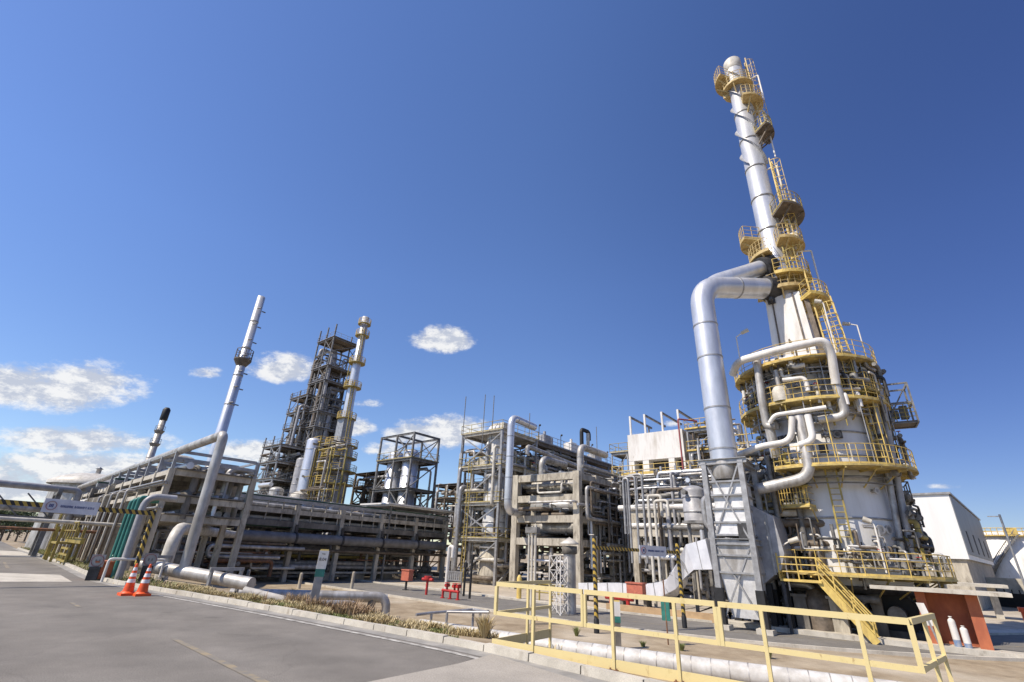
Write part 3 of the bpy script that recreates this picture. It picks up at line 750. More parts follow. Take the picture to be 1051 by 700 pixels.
# banded white pipe beyond the railing
a = P(432, 637.5, 21.5); c = P(720, 690, 17.8)
a.z = ground(a.x, a.y)+.42; c.z = ground(c.x, c.y)+.42; e = c+(c-a).normalized()*10; e.z = ground(e.x, e.y)+.42
mm_ = a.lerp(c, .5); mm_.z = ground(mm_.x, mm_.y)+.42
pp = [a, a.lerp(mm_, .5), mm_, mm_.lerp(c, .5), c, e]
for p_ in pp[1:4]: p_.z = max(p_.z, ground(p_.x, p_.y)+.42)
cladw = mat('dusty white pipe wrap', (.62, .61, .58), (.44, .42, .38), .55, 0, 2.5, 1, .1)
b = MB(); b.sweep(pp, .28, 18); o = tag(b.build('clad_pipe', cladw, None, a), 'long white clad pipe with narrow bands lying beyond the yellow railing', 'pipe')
for p_, q_ in zip(pp, pp[1:]):
    L = (q_-p_).length; dd = (q_-p_)/L; k = .3
    while k < L: b = MB(); b.tube(p_+dd*(k-.014), p_+dd*(k+.014), .286, 18); b.build('band', silver2, o); k += .5
# grey tube trestles by the left end of the railing
fr = T('tube_trestle', 'low grey tube trestle over the white pipe left of the railing', 'trestle', GT(470, 640))
d0 = 20.5; pts = [P(443, 627.5, 22), P(459, 627, 21.5), P(484, 627.5, 22.5), P(501, 626, 20.5)]
b = MB(); b.path([P(427, 631, 20), P(443, 629, 20.5), P(486, 625.5, 21.5), P(502, 628.5, 20.5)], .05, 8, .1); b.path([P(459, 628, 20.5), P(502, 628.5, 19.8)], .045, 8)
b.build('rail', galv, fr)
for px, py, d in ((443, 629, 20.5), (459, 628, 20.5), (486, 626, 21.5), (493, 628, 20), (501, 626, 20.5)):
    p_ = P(px, py, d); b = MB(); b.tube(Vec((p_.x, p_.y, ground(p_.x, p_.y)-.1)), p_, .05, 8); b.build('leg', galv, fr)
# pipe bridge over the far left road
q = P(42, 552, 52); t = T('pipe_bridge', 'grey pipe bridge crossing the road at far left', 'pipe bridge', onG(q))
zA, zB = zz(q, 528), zz(q, 506)
for a_ in (0, 14):
    for c_ in (0, 2.4):
        e = q-VL*a_+UL*c_; b = MB(); b.bar(Vec((e.x, e.y, -.3)), Vec((e.x, e.y, zB+.3)), .3, .3, VL); b.build('column', steel, t)
for a_ in (0, 14):
    b = MB(); e = q-VL*a_
    for z in (zA, zB): b.bar(Vec((e.x, e.y, z))-UL*.3, Vec((e.x, e.y, z))+UL*2.7, .25, .25)
    b.build('cross_beam', steel, t)
b = MB(); b.bar(Vec((q.x, q.y, zA-.35)), Vec((q.x, q.y, zA-.35))-VL*14, .2, .3); b.bar(Vec((q.x, q.y, zA-.35))+UL*2.4, Vec((q.x, q.y, zA-.35))+UL*2.4-VL*14, .2, .3)
for k in range(8): b.bar(Vec((q.x, q.y, zA-.3))-VL*(1.75*k), Vec((q.x, q.y, zB-.2))-VL*(1.75*(k+1)), .09, .09)
b.build('girder', steel, t)
for k, (z, f, r, m, lb) in enumerate(((zB+.35, .4, .22, pipegrey, 'upper'), (zB+.3, 1.6, .17, silver2, 'upper rear'), (zA+.35, .4, .26, silver2, 'lower'), (zA+.3, 1.2, .18, pipegrey, 'lower middle'), (zA+.3, 1.9, .18, pipelight, 'lower rear'))):
    e = Vec((q.x, q.y, z))+UL*f
    pipe('pipe', f'{lb} pipe crossing the road on the far left pipe bridge', [e-VL*26, e+VL*1.2, e+VL*1.2-Z*1.8, e+VL*4-Z*1.8], r, m, None, 10)
# low thin pipe in front (the pale line over the road)
e = P(70, 536, 40)
pipe('pipe', 'thin pale pipe spanning the road below the gantry sign', [e-VL*22, e+VL*3.5], .11, pipelight, None, 8)
e = P(55, 544, 46)
pipe('pipe', 'thin rusty pipe spanning the road at far left', [e-VL*26, e+VL*4], .09, rust, None, 8)
# pale dome roofed tank beyond the rack
q = P(95, 500, 75); q.z = PLANT
t = T('dome_tank', 'pale dome roofed tank behind the left rack', 'tank', q)
ht = zz(q, 500)-PLANT
b = MB(); b.lathe(q, [(3.6, 0), (3.6, ht)], 32); b.build('shell', silver2, t)
b = MB(); b.lathe(q, [(4.1, ht), (4.1, ht+.35), (3.2, ht+.9), (1.8, ht+1.35), (.4, ht+1.5), (.001, ht+1.5)], 32); b.build('roof', pipelight, t)
b = MB(); b.lathe(q+Z*(ht+1.5), [(.25, -.1), (.25, .5), (.4, .55), (.001, .8)], 10); b.build('vent', galv, t)
# elbow vent pipe on top of the rack
p = A+UL*9+VL*1.2; p.z = zdeck
pipe('goose_neck', 'pale goose neck pipe on top of the left rack', [p, p+Z*1.7, p+Z*1.7+VL*1.9, p+VL*1.9], .28, pipelight, None, 12, .6)
for k in range(3):
    p = A+VL*(WL-.2-.45*k)+UL*(1.+.5*k); p.z = zdeck
    pipe('rack_loop', ('front', 'second', 'rear')[k]+' arched silver pipe looping down the right end of the left rack', [p-Z*.9-VL*1.0, p+Z*.55-VL*1.0, p+Z*.55+VL*.5, p-Z*2.6+VL*.5], .17, silver2, 'arched pipes at the rack end', 12, .5)
# distant flare stack and the thin stack
def stack(name, label, base, r0, r1, ztop, m, plats, seams=True):
    t = T(name, label, 'chimney stack', base)
    h = ztop-base.z
    b = MB(); b.lathe(base, [(r0, -.2), (r0*.98, h*.3), (r1, h), (r1*.8, h), (r1*.8, h-1)], 20); b.build('shell', m, t)
    for k in range(1, 9):
        z = h*k/9; r = r0+(r1-r0)*k/9; b = MB(); b.lathe(base, [(r*.98, z-.08), (r*1.07, z-.08), (r*1.07, z+.08), (r*.98, z+.08)], 20); b.build('flange', galv, t)
    for z, rr, m2 in plats:
        c = Vec((base.x, base.y, z)); b = MB(); b.ring(c, r1, rr, .14, n=16); b.lathe(c-Z*.14, [(rr, 0), (r1, -.8)], 16, False); pf = b.build('platform', m2, t)
        b = MB(); b.rail(arc(c, rr-.05, 0, 2*PI, 10), 1.1, 3, .04); b.build('railing', m2, pf)
    return t
p = P(226, 447, 58); p.z = PLANT
st = stack('slim_stack', 'tall slim silver stack leaning over the left rack in the picture', p, .55, .42, zz(p, 305), silver, [(zz(p, 369), .9, steelb)])
b = MB()
for k in range(7):
    z = zz(p, 318+16*k); b.tube(Vec((p.x, p.y, z))+V*.5, Vec((p.x, p.y, z))+V*.9, .07, 6); b.tube(Vec((p.x, p.y, z))-V*.2+U*.4, Vec((p.x, p.y, z))+U*.85, .07, 6)
b.build('nozzle', steel, st)
b = MB(); b.ladder(Vec((p.x, p.y, 2))-U*.75, Vec((p.x, p.y, zz(p, 369)))-U*.7, V, .5, .035); b.build('ladder', galv, st)
p = P(154.5, 468, 150); p.z = PLANT
st = stack('far_stack', 'distant grey stack with black tip beyond the left rack', p, .95, .72, zz(p, 427), silver2, [(zz(p, 442), 1.15, steel), (zz(p, 455), 1.2, steel)])
b = MB(); zt = zz(p, 427); b.lathe(Vec((p.x, p.y, zt)), [(.76, -1.2), (.88, -1.0), (.88, 1.6), (.7, 1.9), (.5, 2.2), (.001, 2.2)], 16); b.build('tip', black, st)
# ------------------------------------------------------------------ generic plant pieces
def G0(p): return Vec((p[0], p[1], PLANT))
def at3(o, a, b_, z): return Vec((o.x, o.y, z))+U*a+V*b_
def frame(name, label, cat, O, wa, wb, na, nb, zs, m, cw=.25, deckm=None, raillev=(), brace=True, z0=PLANT, topx=None, railm=None, group=None, decks=None, skip=(), beamm=None):
    t = T(name, label, cat, Vec((O.x, O.y, z0)), group); zt = zs[-1]
    for i in range(na+1):
        for j in range(nb+1):
            if (i, j) in skip: continue
            p = at3(O, wa*i/na, wb*j/nb, z0)
            b = MB(); b.bar(p-Z*.2, Vec((p.x, p.y, zt+(topx or 0))), cw, cw, V); b.build('column', m, t)
    for li, z in enumerate(zs):
        b = MB()
        for j in range(nb+1): b.ibeam(at3(O, 0, wb*j/nb, z-.15), at3(O, wa, wb*j/nb, z-.15), cw*.8, .3)
        for i in range(na+1): b.ibeam(at3(O, wa*i/na, 0, z-.15), at3(O, wa*i/na, wb, z-.15), cw*.8, .3)
        b.build('floor_beam', beamm or m, t)
        if decks is None or li in decks:
            b = MB(); b.box(at3(O, wa/2, wb/2, z+.045), wa+.5, wb+.5, .06); pf = b.build('deck', deckm or m, t)
            if raillev == 'all' or li in raillev:
                b = MB(); b.rail([at3(O, -.2, -.2, z+.07), at3(O, wa+.2, -.2, z+.07), at3(O, wa+.2, wb+.2, z+.07), at3(O, -.2, wb+.2, z+.07), at3(O, -.2, -.2, z+.07)], 1.1, 1.6, .035, .12); b.build('railing', railm or m, pf)
    if brace:
        b = MB(); prev = z0
        for li, z in enumerate(zs):
            if z-prev > 1.5:
                for j in (0, nb):
                    i = li % na; x0, x1 = wa*i/na, wa*(i+1)/na
                    b.bar(at3(O, x0, wb*j/nb, prev), at3(O, x1, wb*j/nb, z-.3), cw*.5, cw*.5)
                    if li % 2: b.bar(at3(O, x1, wb*j/nb, prev), at3(O, x0, wb*j/nb, z-.3), cw*.5, cw*.5)
                for i in (0, na):
                    j = li % nb; y0, y1 = wb*j/nb, wb*(j+1)/nb
                    b.bar(at3(O, wa*i/na, y0, prev), at3(O, wa*i/na, y1, z-.3), cw*.5, cw*.5)
            prev = z
        b.build('brace', m, t)
    return t
def vessel(name, label, p, r, z0, z1, m, skirt=0., skirtm=None, group=None, bands=3, nozz=4, cat='vessel', seed=0):
    t = T(name, label, cat, Vec((p.x, p.y, z0)), group); c = Vec((p.x, p.y, z0)); h = z1-z0
    b = MB(); pr = [(r*.999, skirt), (r, h-r*.45)]+[(r*math.cos(k*PI/12), h-r*.45+r*.5*math.sin(k*PI/12)) for k in range(1, 6)]+[(.01, h+r*.05)]
    if not skirt: pr = [(r, 0)]+pr
    b.lathe(c, pr, 24); b.build('shell', m, t)
    if skirt:
        b = MB(); b.lathe(c, [(r*1.12, 0), (r*1.06, skirt), (r*.9, skirt)], 24); b.build('skirt', skirtm or concrete, t)
    for k in range(bands):
        b = MB(); z = skirt+(h-skirt-r*.5)*(k+.6)/bands; b.lathe(c, [(r*.99, z-.06), (r*1.035, z-.05), (r*1.035, z+.05), (r*.99, z+.06)], 24); b.build('band', galv, t)
    rg = random.Random(seed+int(p.x*10)); b = MB()
    for k in range(nozz):
        a = math.radians(180+rg.uniform(-70, 70)); z = z0+skirt+(h-skirt)*rg.uniform(.15, .9); d = Vec((math.sin(a), math.cos(a), 0)); e = Vec((p.x, p.y, z))
        b.tube(e+d*r*.9, e+d*(r+.35), .14, 8); b.tube(e+d*(r+.3), e+d*(r+.38), .22, 8)
    b.build('nozzle', steel, t)
    return t
def hdrum(name, label, p, q, r, m, group=None, cat='drum', zsup=None):
    t = T(name, label, cat, p, group); d = (q-p).normalized(); L = (q-p).length
    b = MB(); pts = [p-d*r*.35, p-d*r*.15, p, q, q+d*r*.15, q+d*r*.35]
    n = 16; rr = [r*.25, r*.8, r, r, r*.8, r*.25]
    x = d.cross(Z).normalized(); y = x.cross(d); vs = []
    for c, r_ in zip(pts, rr): vs += [c+x*(math.cos(2*PI*k/n)*r_)+y*(math.sin(2*PI*k/n)*r_) for k in range(n)]
    b.add(vs, [(i*n+k, (i+1)*n+k, (i+1)*n+(k+1) % n, i*n+(k+1) % n) for i in range(5) for k in range(n)], True)
    b.add(vs[:n], [tuple(range(n))]); b.add(vs[-n:], [tuple(range(n))[::-1]])
    b.build('shell', m, t)
    for f in (.2, .8):
        b = MB(); c = p.lerp(q, f); b.box(c-Z*r*.8, .25, r*1.5, r*.8, d, x, Z); b.build('saddle', concdark, t)
    for f in (.12, .5, .88):
        b = MB(); c = p.lerp(q, f); b.tube(c-d*.04, c+d*.04, r*1.04, 16); b.build('band', galv, t)
    b = MB(); c = p.lerp(q, .3); b.tube(c, c+Z*(r+.4), r*.25, 8); b.build('nozzle', galv, t)
    return t
def valve(p, d, r, label, group):
    t = T('valve', label, 'valve', p, group); b = MB()
    b.tube(p-d*r*2.2, p-d*r*1.8, r*1.6, 10); b.tube(p+d*r*1.8, p+d*r*2.2, r*1.6, 10); b.tube(p-d*r*2, p+d*r*2, r*1.1, 10); b.tube(p, p+Z*r*3.6, r*.35, 6); b.sphere(p, r*1.5); b.build('body', steel, t)
    b = MB(); pts = [p+Z*r*3.6+Vec((math.cos(k*PI/5), math.sin(k*PI/5), 0))*r*1.4 for k in range(11)]
    for a, c in zip(pts, pts[1:]): b.tube(a, c, r*.18, 4)
    b.bar(pts[0], pts[5], r*.2); b.build('handwheel', red if int(p.x*7) % 3 == 0 else dark, t)
    return t
POOL = []
def clutter(O, wa, wb, z0, z1, n, where, seed, mats=None, rmin=.05, rmax=.2, valves=0, grp=None):
    rg = random.Random(seed); mats = mats or [silver2, silver, pipegrey, pipelight, steel, steelb, pipegrey, silver2]
    nmx = {silver: 'bright silver', silver2: 'dull silver', pipegrey: 'grey', pipelight: 'pale', steel: 'dark grey', steelb: 'brown', white: 'white', rust: 'rusty', concdark: 'dark'}
    for k in range(n):
        r = rg.uniform(rmin, rmax) if rg.random() < .75 else rmax*1.25
        a, c, z = rg.uniform(.05, .95)*wa, rg.uniform(.05, .95)*wb, rg.uniform(z0, z1)
        p = at3(O, a, c, z); pts = [p]; dirs = [U, V, Z, -U, -V, -Z]; last = None
        for s in range(rg.choice((1, 2, 3, 3, 4))):
            for tr in range(12):
                d = rg.choice(dirs); L = rg.uniform(.25, .75)*(wa if abs(d.dot(U)) > .5 else wb if abs(d.dot(V)) > .5 else (z1-z0)*.8)
                q = pts[-1]+d*L; rel = Vec((q.x-O.x, q.y-O.y, 0)); qa, qb = rel.dot(U), rel.dot(V)
                if last is not None and abs(d.dot(last)) > .5: continue
                if -.1*wa <= qa <= 1.1*wa and -.1*wb <= qb <= 1.1*wb and z0-.3 <= q.z <= z1+.3 and L > r*5:
                    pts.append(q); last = d; break
        if len(pts) < 2: continue
        m = rg.choice(mats)
        kind = 'straight' if len(pts) == 2 else 'bent' if len(pts) == 3 else 'looping'
        L_ = sum((q-p).length for p, q in zip(pts, pts[1:])); dd = max(8, Vec((pts[0].x, pts[0].y)).length)
        POOL.append((r*L_/dd**2, f'{nmx.get(m, "grey")} {kind} process pipe {where}', pts, r, m, grp or f'pipes {where}'))
    for k in range(valves):
        p = at3(O, rg.uniform(0, 1)*wa, rg.uniform(0, 1)*wb, rg.uniform(z0, z1)); valve(p, rg.choice((U, V)), rg.uniform(.08, .14), f'small flanged valve {where}', f'valves {where}')
# ------------------------------------------------------------------ MIDDLE RACK
KM = [i*5. for i in range(-1, 7)]
zt_ = {}
pm = M0+V*15
zt4 = zz(pm, 520.5); z3 = zz(pm, 530.5); z2 = zz(pm, 541); 
t = T('pipe_rack', 'long grey pipe rack with dark green top rail across the middle', 'pipe rack', G0(M0))
for k in KM:
    for o in (0, 5.0):
        p = M0+V*k+(-U)*o; b = MB(); b.bar(Vec((p.x, p.y, PLANT-.2)), Vec((p.x, p.y, zt4-.3)), .42, .42, V); b.build('column', concdark if o else concrete, t)
    p = M0+V*k; b = MB()
    for z in (z3-.3, z2-.35): b.bar(Vec((p.x, p.y, z))-U*.2, Vec((p.x, p.y, z))-U*4.8, .35, .4)
    b.build('cross_beam', concdark, t)
for o in (0, 5.0):
    for j, (z, w, h, m) in enumerate(((zt4, .3, .3, galv), (z3, .3, .42, concrete), (z2-.1, .32, .5, concdark))):
        a = M0-U*(o-(.02*j))+V*KM[0]; c = M0-U*(o-.02*j)+V*KM[-1]
        b = MB(); b.bar(Vec((a.x, a.y, z)), Vec((c.x, c.y, z)), w, h); b.build('side_beam', m, t)
    a = M0-U*o+V*KM[0]; c = M0-U*o+V*KM[-1]
    b = MB(); b.bar(Vec((a.x, a.y, zt4+.22)), Vec((c.x, c.y, zt4+.22)), .34, .1); b.build('rail_cap', greend, t)
for i in range(24):
    p = M0+V*(KM[0]+1.5*i); b = MB(); b.bar(Vec((p.x, p.y, z3+.2)), Vec((p.x, p.y, zt4-.15)), .1, .1, V); b.build('stanchion', concrete, t)
    b = MB(); b.bar(Vec((p.x, p.y, z2+.15)), Vec((p.x, p.y, z3-.2)), .1, .1, V); b.build('stanchion', concrete, t)
b = MB(); b.box(M0+V*13-U*2.5+Z*(z2+.18), 4.6, 36, .06); b.build('shade_deck', concdark, t)  # solid decks on both tiers, put in to darken the rack below
b = MB(); b.box(M0+V*13-U*2.5+Z*(z3+.24), 4.6, 36, .06); b.build('shade_deck', concdark, t)
b = MB(); b.box(M0+V*7.2-U*.35+Z*(z2-.28), .06, 12, .34); b.build('green_panel', greend, t)
for k, (dz, o, r, m, nm) in enumerate(((z3+.45, .8, .2, silver2, 'dull silver'), (z3+.45, 1.7, .28, pipegrey, 'grey'), (z3+.4, 2.7, .18, pipelight, 'pale'), (z3+.4, 3.6, .22, silver, 'bright silver'), (z2+.35, .7, .16, pipelight, 'pale'), (z2+.4, 1.5, .26, concdark, 'dark grey'), (z2+.4, 2.6, .2, silver2, 'dull silver'), (z2+.4, 3.7, .2, pipegrey, 'grey'))):
    a = M0+V*-4.5-U*o; c = M0+V*31-U*o
    pipe('pipe', f'{nm} pipe along the {"upper" if k < 4 else "lower"} tier of the middle rack', [Vec((a.x, a.y, dz)), Vec((c.x, c.y, dz))], r, m, 'pipes on the middle rack', 10, None, 'pipe', 4)
a = M0+V*4.6+U*.55; c = M0+V*29.5+U*.55
pipedark = mat('dark grey pipe paint', (.20, .195, .19), (.13, .125, .12), .5, .05, 1.5)
mp_ = T('main_pipe', 'very thick grey pipe hung along the front of the middle rack', 'pipe', Vec((a.x, a.y, ZP)))
b = MB(); b.sweep([Vec((a.x, a.y, ZP)), Vec((c.x, c.y, ZP))], .47, 18); b.build('pipe_run', pipedark, mp_)
for k in (4.5, 10, 15, 20, 25):
    e = M0+V*k+U*.55; e.z = ZP; b = MB(); b.tube(e-V*.1, e+V*.1, .54, 18); b.bar(e+U*.0+Z*.5, e+Z*1.2, .12, .3, V); b.build('hanger', dark, mp_)
a = M0+V*3+U*.2; c = M0+V*33+U*.2
pipe('pipe', 'thinner brown pipe just under the thick grey pipe of the middle rack', [Vec((a.x, a.y, ZP-1.0)), Vec((c.x, c.y, ZP-1.0))], .16, steelb, None, 10)
# things under and behind the middle rack
for k in range(7):
    p = M0+V*(1+4.6*k)-U*(1.5+(k % 3)); pp_ = G0(p); tt = T('pump', 'dark pump set on its plinth under the middle rack', 'pump', pp_, 'pumps under the middle rack')
    b = MB(); b.box(pp_+Z*.3, 1., 1.8, .6); b.build('plinth', concrete, tt)
    b = MB(); c = pp_+Z*1.05; b.tube(c-V*.8, c+V*.1, .35, 12); b.tube(c+V*.2, c+V*.7, .42, 12); b.build('motor', [steel, steelb, pipegrey][k % 3], tt)
    b = MB(); b.path([c+V*.4+Z*.3, c+V*.4+Z*2.2, c+V*.4+Z*2.2-U*1.5], .14, 8); b.build('discharge_pipe', [pipegrey, rust, silver2][k % 3], tt)
clutter(M0-U*12+V*-2, 11, 36, PLANT+.2, 2.4, 60, 'under the middle rack', 21, [steelb, pipegrey, silver2, steel, rust, pipelight, olive, concdark, silver2], .06, .2, 14)
clutter(M0-U*16+V*-2, 14, 38, 2.2, 6.2, 60, 'behind the middle rack', 22, [steelb, pipegrey, silver2, silver, steel, pipelight], .06, .22, 10)
clutter(M0+U*.1-V*2, .8, 12, PLANT+.2, 2.0, 12, 'in front of the left bays of the middle rack', 23, [rust, pipelight, steelb, silver2, steelb], .05, .13, 8)
# low concrete back racks
for j, (off, lb) in enumerate(((9., 'second'), (18., 'third'))):
    t = T('pipe_rack', f'dim concrete pipe rack, {lb} row behind the green railed rack', 'pipe rack', G0(M0-U*off))
    for k in range(1+j, 8):
        for o in (0, 4.5):
            p = M0+V*(k*5.)-U*(off+o); b = MB(); b.bar(Vec((p.x, p.y, PLANT-.2)), Vec((p.x, p.y, z3+1.5+j)), .4, .4, V); b.build('column', [concdark, concrete][j], t)
        p = M0+V*(k*5.)-U*off; b = MB()
        for z in (z2, z3+1.2+j): b.bar(Vec((p.x, p.y, z))-U*.2, Vec((p.x, p.y, z))-U*4.3, .35, .4)
        b.build('cross_beam', concdark, t)
    for o in (0, 4.5):
        b = MB()
        for z in (z2+.02, z3+1.22+j): b.bar(at3(M0-U*(off+o), 0, 5+5*j, z), at3(M0-U*(off+o), 0, 35, z), .3, .4)
        b.build('side_beam', concdark, t)
# thin canopy roof
p = P(402, 517.5, 59); q = at3(p, 0, 9, p.z); t = T('canopy', 'thin white canopy roof over the right part of the middle rack', 'canopy', G0(p))
b = MB(); b.box(p+V*4.5-U*2, 5.5, 11, .16); b.box(p+V*4.5-U*2-Z*.16, 5.2, 10.6, .1); b.build('roof', white, t)
b = MB()
for a_ in (0, -4.2):
    for c_ in (0, 9):
        e = p+U*a_+V*c_; b.bar(G0(e), Vec((e.x, e.y, p.z-.1)), .18, .18, V)
b.build('post', steel, t)

# ------------------------------------------------------------------ CONCRETE FRAME
F = P(594, 592, 50); F = G0(F)
WF = along(F, -U, 528, 1.7, 15); FO = F-U*WF; DF = along(F, V, 655, zz(F, 490), 40); NBF = 4
zF = [zz(F, 557), zz(F, 532.5), zz(F, 510.5), zz(F, 488)]
t = T('concrete_structure', 'tall weathered concrete frame of four tiers with equipment inside', 'concrete structure', FO)
for i in (0, 1):
    for j in range(NBF+1):
        p = at3(FO, WF*i, DF*j/NBF, PLANT); b = MB(); b.bar(p-Z*.2, Vec((p.x, p.y, zF[3]+.45)), .72, .62, V); b.build('column', concrete, t)
for li, z in enumerate(zF):
    for j in range(NBF+1):
        b = MB(); b.bar(at3(FO, .36, DF*j/NBF, z), at3(FO, WF-.36, DF*j/NBF, z), .5, .68); b.build('cross_beam', concrete, t)
    for i in (0, 1):
        for j in range(NBF):
            b = MB(); b.bar(at3(FO, WF*i, DF*j/NBF+.33, z-.02), at3(FO, WF*i, DF*(j+1)/NBF-.33, z-.02), .5, .6); b.build('side_beam', concrete, t)
    if li < 4:
        b = MB(); b.box(at3(FO, WF/2, DF/2+.4, z+.4), WF-.8, DF-1.2, .12); b.build('slab', concdark, t)  # full slab on every tier, put in for darkness behind the beams
    for j in range(NBF):
        if (li+j) % 2 == 0:
            b = MB(); b.bar(at3(FO, WF, DF*j/NBF+.4, z-1.4), at3(FO, WF, DF*(j+1)/NBF-.4, z-.3), .25, .25); b.build('brace', concrete, t)
b = MB(); b.box(at3(FO, WF/2, -.0, zF[3]+.40), WF+.2, .1, .07); b.build('coping', galv, t)
lv = ['lowest', 'second', 'third', 'topmost']
for li in range(3):
    for j in range(3):
        z = zF[li]+.5+.95; y = DF*(j+.28)/3.2
        m = (silver2, silver, pipelight)[(li+j) % 3]; mn = {silver2: 'dull silver', silver: 'bright silver', pipelight: 'pale'}[m]
        hdrum('heat_exchanger', f'{mn} horizontal exchanger drum, {("front", "middle", "rear")[j]} one on the {lv[li]} tier of the concrete frame', at3(FO, 1.1, y+.5, z), at3(FO, WF-1.1, y+.5, z), .62, m, 'exchangers in the concrete frame', 'heat exchanger')
for li in range(4):
    clutter(at3(FO, .2, .2, 0), WF-.2, DF, (zF[li-1]+.4 if li else PLANT+.3), zF[li]-.2, 34, f'on the {lv[li]} tier of the concrete frame', 30+li, None, .05, .15, 5)
clutter(at3(FO, WF+.4, .8, 0), 1.2, DF*.9, PLANT+.5, zF[3], 60, 'up the right side of the concrete frame', 37, [silver2, pipegrey, steel, silver, steelb], .05, .14, 8)
clutter(at3(FO, .2, 0, 0), WF, DF, zF[3]+.5, zF[3]+1.4, 10, 'on top of the concrete frame', 38, [silver2, galv, steel], .06, .13, 6)
# two big vertical silver pipes
p = P(521, 520, 51.5); zt = zz(p, 428)
pipe('riser_pipe', 'tall silver riser pipe with an elbow at the top left of the concrete frame', [Vec((p.x, p.y, zz(p, 524)))+V*4-U*1., Vec((p.x, p.y, zz(p, 524))), Vec((p.x, p.y, zt)), Vec((p.x, p.y, zt))+V*5-U*.5], .40, silver, None, 16, 1., 'pipe', 2.2, galv)
p = P(596, 490, 55); zt = zz(p, 458)
pipe('riser_pipe', 'short silver riser pipe bending over the top right of the concrete frame', [Vec((p.x, p.y, zz(p, 500))), Vec((p.x, p.y, zt)), Vec((p.x, p.y, zt))+V*6], .40, silver2, None, 16, 1., 'pipe', 2.2, galv)
p = P(556, 487, 56); zt = zz(p, 470)
pipe('riser_pipe', 'squat silver pipe stub behind the top edge of the concrete frame', [Vec((p.x, p.y, zz(p, 495))), Vec((p.x, p.y, zt)), Vec((p.x, p.y, zt))+V*5], .36, silver2, None, 14, 1.)
p = P(541, 466, 59); zt = zz(p, 458)
pipe('pipe', 'dull silver pipe sloping behind the elevated walkway', [Vec((p.x, p.y, zt-1.)), Vec((p.x, p.y, zt)), Vec((p.x, p.y, zt))+V*14+Z*-.8], .3, silver2, None, 12)
# thin triple conduits in front, pointed hat stack in a lattice cage
p = GT(541, 640)
for k in range(3):
    e = p+U*(.22*k); pipe('conduit', ('left', 'middle', 'right')[k]+' of three tall pale conduits standing before the concrete frame', [e-Z*.2, Vec((e.x, e.y, zz(p, 541-k)))], .065, pipelight, 'tall conduits', 8)
b = MB(); e = p+U*.22; b.box(Vec((e.x, e.y, zz(p, 544))), .8, .3, .3); tag(b.build('junction_box', steel, None, Vec((e.x, e.y, zz(p, 544)))), 'small grey box on top of the three tall conduits', 'junction box')
p = GT(585, 630); zc = zz(p, 552); za = zz(p, 575); zcage = zz(p, 571)
t = T('hat_stack', 'small grey stack with conical rain hat in front of the concrete frame', 'vent stack', p)
b = MB(); b.lathe(p, [(.40, -.1), (.40, zc-p.z-1.)], 20); b.build('shell', silver2, t)
b = MB(); b.lathe(Vec((p.x, p.y, zc-1.)), [(.40, .0), (.5, .05), (.5, .5), (.40, .5)], 20); b.build('collar', concdark, t)
b = MB(); b.lathe(Vec((p.x, p.y, zc-.45)), [(.62, .06), (.62, .12), (.001, .5), (.001, .4), (.62, .06)], 20); b.build('hat', pipelight, t)
p2 = p-V*1.1-U*.12
t = T('lattice_mast', 'white square lattice mast in front of the small hat stack', 'lattice mast', p2)
w = .42; n = 4; hh = zcage-p2.z
for i in (-1, 1):
    for j in (-1, 1):
        e = p2+U*(w*i)+V*(w*j); b = MB(); b.bar(e, e+Z*hh, .05, .05, V); b.build('leg', white, t)
b = MB()
for k in range(n):
    z0_, z1_ = hh*k/n, hh*(k+1)/n
    for (i0, j0, i1, j1) in ((-1, -1, 1, -1), (1, -1, 1, 1), (1, 1, -1, 1), (-1, 1, -1, -1)):
        a, c = p2+U*(w*i0)+V*(w*j0), p2+U*(w*i1)+V*(w*j1)
        b.bar(a+Z*z0_, c+Z*z1_, .025, .025); b.bar(c+Z*z0_, a+Z*z1_, .025, .025); b.bar(a+Z*z1_, c+Z*z1_, .025, .025)
b.build('lacing', white, t)
# ------------------------------------------------------------------ STEEL TOWER with vessel, long walkway
K = G0(P(508, 590, 57)); WT = along(K, -U, 463, PLANT, 15); TO = K-U*WT; pl_ = K-U*WT
zT = [zz(pl_, 552), zz(pl_, 517), zz(pl_, 481), zz(pl_, 447)]
t = frame('steel_tower', 'four deck grey steel tower around a tall vessel left of the concrete frame', 'steel tower', TO, WT, 7, 1, 1, zT, galv, .28, pipelight, 'all', True, PLANT, 0, olive, beamm=pipelight)
b = MB(); b.ladder(at3(TO, WT*.3, -.35, PLANT+.2), at3(TO, WT*.3, -.35, zT[2]+1), U, .45, .03); b.build('ladder', olive, t)
b = MB(); b.box(at3(TO, WT*.4, 1.2, zT[2]+.9), 1.6, .5, .9); b.build('cabinet', pipelight, t)
b = MB(); b.box(at3(TO, WT*.75, 1.5, zT[3]+.7), 2., 1., 1.1); b.build('cabinet', pipelight, t)
vp = at3(TO, WT*.66, 2.2, PLANT)
vessel('column_vessel', 'tall grey vessel on a flared concrete skirt inside the steel tower', vp, 1.55, PLANT, zT[3]+1.3, shellw, 4.6, concrete, None, 4, 6)
clutter(TO, WT, 7, PLANT+.3, zT[3]-1, 130, 'inside the steel tower', 41, [silver2, pipegrey, steelb, pipelight, galv], .06, .2, 10)
